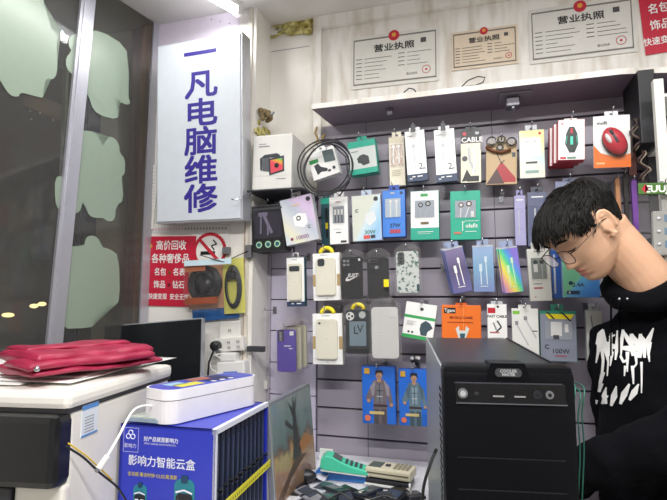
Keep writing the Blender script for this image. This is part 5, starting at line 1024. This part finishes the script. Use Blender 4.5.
# torso stump and forearms under the clothes keep the figure one surface
FT=(-RGT*.78-FH*.62); FT.z=0; FT.normalize(); LT=Z.cross(FT)
chest=at(688,380,1.16); waist=at(690,480,1.16); hips=at(692,580,1.16)
def ring_e(c,hw_,hd,n=40,tilt=0,e=.9): return [c+LT*(hw_*math.copysign(abs(math.cos(a_))**e,math.cos(a_)))+FT*(hd*math.copysign(abs(math.sin(a_))**e,math.sin(a_)))+Z*(tilt*math.sin(a_)) for a_ in [2*PI*i/n for i in range(n)]]
body.loft([ring_e(hips,.13,.09),ring_e(waist,.13,.085),ring_e(chest,.15,.095),ring_e(NB+Z*.0,.05,.05)],skin)
shL=chest+LT*.185+Z*.085; shR=chest-LT*.160+Z*.060
elL=at(712,428,.96); wrL=at(548,482,1.12); elR=at(622,455,1.36); wrR=at(540,492,1.31)
for sh_,el_,wr_ in ((shL,elL,wrL),(shR,elR,wrR)): body.tube([sh_-(sh_-chest)*.4,sh_,el_,wr_],[.04,.045,.036,.026],skin,n=16)
def hand(wr_,el_,sgn_):
    d=(wr_-el_).normalized(); d=(d+Vector((0,0,-.25))).normalized(); sd=d.cross(Z).normalized()*sgn_; nn=sd.cross(d).normalized()*sgn_
    body.tube([wr_-d*.01,wr_+d*.03,wr_+d*.075],[.025,.030,.028],skin,n=14)
    for k,(o_,l_) in enumerate(((-.030,.068),(-.010,.078),(.010,.074),(.029,.058))):
        b0=wr_+d*.072+sd*o_; p1=b0+d*l_*.42-Z*.004; p2=p1+d*l_*.32-Z*.014; p3=p2+d*l_*.22-Z*.018; body.tube([b0-d*.02,b0,p1,p2,p3],[.0095,.0092,.0086,.0078,.0062],skin,n=10)
    b0=wr_+d*.02-sd*.026; body.tube([b0,b0+d*.025-sd*.020-Z*.008,b0+d*.052-sd*.026-Z*.018,b0+d*.072-sd*.022-Z*.026],[.013,.012,.010,.008],skin,n=10)
hand(wrL,elL,1); hand(wrR,elR,-1)
P0=Vector((hips.x,hips.y,0))
person=empty('person',P0); Tpi=Matrix.Translation(-P0)
# legs inside trousers reach the floor
trm=MB(); shm=[]
hipc=hips.copy()
for s_ in (1,-1):
    a=hipc+LT*(.085*s_)-Z*.02; k_=Vector((a.x,a.y,.46))+FT*.03+LT*.01*s_; an=Vector((a.x,a.y,.09))-FT*.0+LT*.015*s_
    trm.tube([a+Z*.06,a-Z*.1,k_,an-Z*.01],[.098,.092,.066,.055],mat('#23252d',.85,0,.1,200,.1),n=20)
    body.tube([a,k_,an],[.07,.05,.035],skin,n=14)
    m=MB(); f0=Vector((an.x,an.y,0)); rg=[]
    for t,hw_,hh_ in ((-.07,.028,.05),(-.05,.038,.075),(0,.04,.085),(.06,.044,.06),(.12,.048,.042),(.16,.042,.034),(.185,.022,.02)): rg.append([f0+FT*t+LT*(hw_*math.cos(a_))+Z*(.001+hh_*.5+hh_*.5*math.sin(a_)) for a_ in [2*PI*i/16 for i in range(16)]])
    m.T=Tpi; m.loft(rg,mat('#e2e2e0',.5)); m.build('shoe',person,smooth=True)
trm.loft([ring_e(hips+Z*.05,.16,.11),ring_e(hips-Z*.07,.165,.115)],mat('#23252d',.85,0,.1,200,.1))
trm.T=Matrix.Identity(4); o=trm.build('trousers',person,T=Tpi); r=o.modifiers.new('remesh','REMESH'); r.mode='VOXEL'; r.voxel_size=.01; r.use_smooth_shade=True
o=body.build('body',person,T=Tpi); r=o.modifiers.new('remesh','REMESH'); r.mode='VOXEL'; r.voxel_size=.0028; r.use_smooth_shade=True
sm=o.modifiers.new('smooth','SMOOTH'); sm.iterations=2; sm.factor=.5
# lips, brow, lashes
m=MB(); m.T=Tpi@Th
def fx(y,z_):
    b_=9
    for k in range(400):
        th=-1.2+2.4*k/400; p=head_pt(z_,th)
        if abs(p.y-y)<.0025 and p.x>0: return p.x
    return head_pt(z_,0).x
lip=mat('#b8685e',.4)
for z_,ys,r_ in ((-.0565,.021,.0026),(-.0665,.018,.0032)):
    Y_=[ys*(-1+2*i/12) for i in range(13)]; m.tube([(fx(y,z_)-.0008,y,z_-.002*(1-(y/ys)**2)*(-1 if z_>-.06 else 1)) for y in Y_],[r_*math.sqrt(max(.08,1-(y/ys)**2)) for y in Y_],lip)
m.build('lips',person,smooth=True)
for s_ in (1,-1):
    m=MB(); m.T=Tpi@Th; Y_=[.012+.036*i/10 for i in range(11)]
    m.tube([(fx(y,.037+.004*math.sin((y-.012)/.036*PI))+.0005,s_*y,.036+.005*math.sin((y-.012)/.036*PI)) for y in Y_],[.0022+.0012*math.sin(i/10*PI) for i in range(11)],hairm); m.build('eyebrow',person,smooth=True)
    m=MB(); m.T=Tpi@Th; Y_=[.018+.026*i/8 for i in range(9)]
    m.tube([(fx(y,.006)+.0012,s_*y,.007-.003*math.sin((y-.018)/.026*PI)) for y in Y_],[.0006+.0012*math.sin(i/8*PI) for i in range(9)],BK); m.build('eyelashes',person,smooth=True)
# glasses
m=MB(); m.T=Tpi@Th; fm=mat('#4a3d34',.3,.8); gx=.113
for s_ in (1,-1):
    ring=[(gx-.10*max(0,abs(.034+.024*math.cos(a_))-.045),s_*(.034+.025*math.copysign(abs(math.cos(a_))**.75,math.cos(a_))),.004+.020*math.copysign(abs(math.sin(a_))**.75,math.sin(a_))) for a_ in [2*PI*i/28 for i in range(28)]]
    m.tube(ring,.0011,fm,closed=True,n=6); m.add(ring,[list(range(28))],LENS)
    m.tube([(gx-.002,s_*.058,.012),(gx-.008,s_*.074,.014),(.06,s_*.080,.014),(.008,s_*.0835,.018),(-.012,s_*.083,.012),(-.024,s_*.080,-.006)],.0014,fm,n=6)
m.tube([(gx,-.010,.008),(gx+.003,0,.011),(gx,.010,.008)],.0012,fm,n=6); m.build('glasses',person,smooth=False)
# hair
def hairline(x):
    tb=[(.12,.086),(.095,.083),(.075,.072),(.055,.054),(.042,.020),(.028,.005),(.016,.010),(.006,.036),(-.012,.040),(-.024,.024),(-.034,-.010),(-.05,-.045),(-.09,-.060),(-.12,-.06)]
    for a,b in zip(tb,tb[1:]):
        if a[0]>=x>=b[0]: return a[1]+(b[1]-a[1])*(a[0]-x)/(a[0]-b[0])
    return tb[-1][1]
m=MB(); m.T=Tpi@Th; rg=[]
for i in range(NR):
    z_=-.107+.241*i/(NR-1); R_=[]
    for k in range(NT):
        th=2*PI*k/NT; p=head_pt(z_,th); hl=hairline(p.x); over=z_-hl
        ce=Vector((-.005,0,.03)); dv=(p-ce).normalized()
        t=max(0,min(1,over/.02)); full=.002+.003*max(0,min(1,(z_-.03)/.07))+.003*max(0,min(1,p.x/.08))
        gr=-.006+(full+.006)*t+(.0035*noise.noise(Vector((p.x*60,p.y*60,z_*25)))*t)
        R_.append(p+dv*gr)
    rg.append(R_)
m.loft(rg,hairm)
random.seed(5); cnt=0; CE=Vector((-.005,0,.03)); CROWN=Vector((-.055,.0,.115))
def shell(q,h_):                                # keep a strand point at height h_ over the scalp
    z_=q.z if q.z<.03 else .03+(q.z-.03)/.82; z_=max(-.1,min(.1335,z_)); a_=math.atan2(q.y,q.x-(interp(HT,z_,1)+interp(HT,z_,2))/2)
    s_=head_pt(z_,a_); d_=(s_-CE).normalized(); return s_+d_*h_
while cnt<2600:
    z_=random.uniform(-.05,.134); th=random.uniform(0,2*PI); p=head_pt(z_,th)
    if z_<hairline(p.x)+.003: continue
    cnt+=1; dv=(p-CE).normalized()
    top=max(0,min(1,(z_-.03)/.06)); frn=max(0,min(1,(p.x+.02)/.10))
    fl_=(p-CROWN); fl_-=dv*fl_.dot(dv); fl_=fl_.normalized() if fl_.length>1e-4 else Vector((1,0,0))
    n1=noise.noise(p*28); dirn=(fl_+Vector((.35*top,0,-.5*(1-top)))+dv.cross(fl_)*(.9*n1+random.uniform(-.22,.22))).normalized()
    Ln=(.012+.026*top-.002*frn*top)*random.uniform(.75,1.2)
    h0=.002+.004*top+.002*frn*top; lift=(.003+.005*max(0,noise.noise(p*34+Vector((3,1,7)))))*top
    q=[p+dv*h0*.3]
    for k in range(1,5):
        t=k/4; r_=p+dirn*Ln*t
        if p.x>.045 and z_>.05: r_=r_+Vector((.012*t,0,-.008*t*t)); q.append(r_+dv*(h0+lift*math.sin(t*2.2)-.003*t))
        else: q.append(shell(r_,h0+lift*math.sin(t*PI*.8)) if r_.z<.104 else r_+dv*(h0+lift*math.sin(t*PI*.8)-.002))
    r0_=random.uniform(.0009,.0019)*(1 if z_>.03 else .7); m.tube(q,[r0_,r0_*1.2,r0_,r0_*.7,.0002],hairm,n=4)
m.build('hair',person,smooth=True)
# hoodie
m=MB(); hem=hips+Z*.02
def up(c,dz): return c+Z*dz
rg=[ring_e(hem,.168,.118),ring_e(hem+Z*.04,.176,.126),ring_e(waist,.182,.128,tilt=-.01),ring_e(chest-Z*.05,.190,.128),ring_e(chest+Z*.03,.195,.122),ring_e(chest+Z*.085,.180,.105),ring_e(chest+Z*.12+(NB-chest)*.15,.13,.09),ring_e(NB-Z*.0,.085,.078),ring_e(NB+Z*.02,.07,.068)]
m.loft(rg,cloth_b)
for s_,sh_,el_,wr_ in ((1,shL,elL,wrL),(-1,shR,elR,wrR)):
    pts=[chest+Z*.06+(sh_-chest)*.35,sh_-Z*.01]; N=12
    rad=[.085,.082] if s_>0 else [.074,.070]
    for i in range(1,7): pts.append(sh_+(el_-sh_)*i/6); rad.append((.075 if s_>0 else .066)-.012*i/6+.003*math.sin(i*2.4))
    for i in range(1,11): t=i/10; pts.append(el_+(wr_-el_)*t); rad.append(.062-.022*t+.0035*math.sin(i*2.3))
    m.tube(pts,rad,cloth_b,n=20); m.ball(el_,.062,cloth_b)
# hood collapsed round the neck
hood=[]; 
for i in range(25):
    a_=2*PI*i/25; c_=NB+Z*.025+(Th@Vector((-.03,0,-.05))-NB)*.15
    hood.append(c_+LT*(.088*math.cos(a_))+FT*(.076*math.sin(a_))+Z*(-.062*math.sin(a_)+.010*math.cos(a_)+.022))
m.tube(hood,[.026+.012*(1-math.sin(2*PI*i/25))/2 for i in range(25)],cloth_b,closed=True,n=14)
back=NB-FT*.10+Z*.02; m.ball(back+Z*.01,(.10,.08,.065),cloth_b)
o=m.build('hoodie',person,T=Tpi); r=o.modifiers.new('remesh','REMESH'); r.mode='VOXEL'; r.voxel_size=.006; r.use_smooth_shade=True
sm=o.modifiers.new('smooth','SMOOTH'); sm.iterations=6; sm.factor=.6
tx=bpy.data.textures.new('fabric_folds','CLOUDS'); tx.noise_scale=.09; tx.noise_depth=2
dm=o.modifiers.new('folds','DISPLACE'); dm.texture=tx; dm.strength=.022; dm.mid_level=.5
# printed white dripping lettering on the chest, drawn on the cloth surface
bpy.context.view_layer.update(); dg=bpy.context.evaluated_depsgraph_get(); ho=o.evaluated_get(dg); inv=o.matrix_world.inverted()
def onhood(px,py,off=.0022):
    d=ray(px,py).normalized(); ok,loc,nor,_=ho.ray_cast(inv@O,inv.to_3x3()@d)
    if not ok: return None
    return o.matrix_world@(loc+nor*off)
prt_m=MB(); prt_m.T=Tpi; ptw=mat('#e9e8e6',.6)
def stroke(P,ws):
    L_,R_=[],[]; 
    Q=[]; W_=[]
    for i in range(len(P)-1):
        for j in range(6): t=j/6; Q.append((P[i][0]+(P[i+1][0]-P[i][0])*t,P[i][1]+(P[i+1][1]-P[i][1])*t)); W_.append(ws[i]+(ws[i+1]-ws[i])*t)
    Q.append(P[-1]); W_.append(ws[-1])
    for i,(x,y) in enumerate(Q):
        a=Q[max(0,i-1)]; b=Q[min(len(Q)-1,i+1)]; dx,dy_=b[0]-a[0],b[1]-a[1]; n_=math.hypot(dx,dy_) or 1; ox,oy=-dy_/n_*W_[i]/2,dx/n_*W_[i]/2
        L_.append(onhood(x+ox,y+oy)); R_.append(onhood(x-ox,y-oy))
    for i in range(len(Q)-1):
        f_=[L_[i],L_[i+1],R_[i+1],R_[i]]
        if all(v is not None for v in f_) and max((f_[0]-f_[2]).length,(f_[1]-f_[3]).length)<.03: prt_m.add(f_,[[0,1,2,3]],ptw)
S=[([(598,345),(601,335),(604,330)],[3,5,2]),([(600,340),(599,352),(597,363)],[4,2.5,1]),([(604,332),(605,345),(602,352)],[2,5,4]),([(603,350),(604,360),(603,372),(601,383)],[3,2,2,2.5]),([(608,342),(607,350),(609,362),(608,376)],[5,4,1.5,1]),
([(612,333),(611,345),(612,356)],[2,3,3]),([(610,338),(616,335)],[2,1]),([(613,352),(611,366)],[2.5,1]),([(619,331),(618,345),(616,360)],[2.5,3.5,1.2]),([(624,330),(622,342),(621,356),(624,362),(628,360)],[2,3,2,2,2]),
([(624,332),(629,340),(632,346)],[2,4,3]),([(632,334),(632,346),(634,356)],[2.5,4,3]),([(632,334),(638,344),(640,350)],[2,5,4]),([(641,334),(641,346),(640,358)],[2.5,5,3]),([(641,336),(647,345),(650,338),(654,328)],[2.5,5,4,1]),([(650,342),(649,354),(650,362)],[4,2,1]),([(645,345),(645,358)],[4,2]),([(636,352),(637,364),(634,368)],[3,1.5,1]),([(628,352),(628,372)],[3,1]),
([(598,348),(610,346),(620,348),(632,349),(645,348)],[3,5,2,5,4]),([(600,388),(598,398),(597,404)],[1,3,1]),([(607,387),(605,396),(607,404)],[1,4,2]),([(607,395),(603,404)],[4,2]),([(617,386),(615,396),(612,406)],[1,5,2]),([(630,384),(625,394),(621,404)],[1.5,5,2]),([(639,384),(635,392),(630,400)],[1,5,2]),
([(633,366),(634,384)],[2.5,1.2]),([(642,362),(642,393)],[2,1]),([(626,366),(625,376)],[2.2,1]),([(604,372),(601,386)],[3,1.5]),([(602,383),(600,392)],[4,2])]
for P,ws in S: stroke(P,[w_*1.3 for w_ in ws])
prt_m.build('printed_lettering',person)
for px in (620,628):
    p=onhood(px,299,.002)
    if p: mm=MB(); mm.T=Tpi; mm.ball(p,.0035,CH,sub=2); mm.build('eyelet',person,smooth=True)
mm=MB(); mm.T=Tpi
for px in (620,612):
    P=[onhood(px+(i*.0 if px==612 else 0),300+i*8,.003) for i in range(8)]; P=[p for p in P if p]
    if len(P)>3: mm.tube(P,.0022,cloth_b)
if mm.v: mm.build('drawstring',person,smooth=True)
tag(person,'young person in glasses and black hoodie with white dripping print, head bowed','person')
# ------------------------------------------------------------------ world / view
w=bpy.data.worlds.new('world'); bpy.context.scene.world=w; w.use_nodes=True; w.node_tree.nodes['Background'].inputs[0].default_value=(.05,.055,.06,1); w.node_tree.nodes['Background'].inputs[1].default_value=.6
vs=bpy.context.scene.view_settings; vs.view_transform='Standard'; vs.look='None'; vs.gamma=1; vs.exposure=.4; vs.use_curve_mapping=False
cy=bpy.context.scene.cycles; cy.max_bounces=8; cy.transparent_max_bounces=16; cy.caustics_reflective=False; cy.caustics_refractive=False
try: cy.use_denoising=True
except Exception: pass
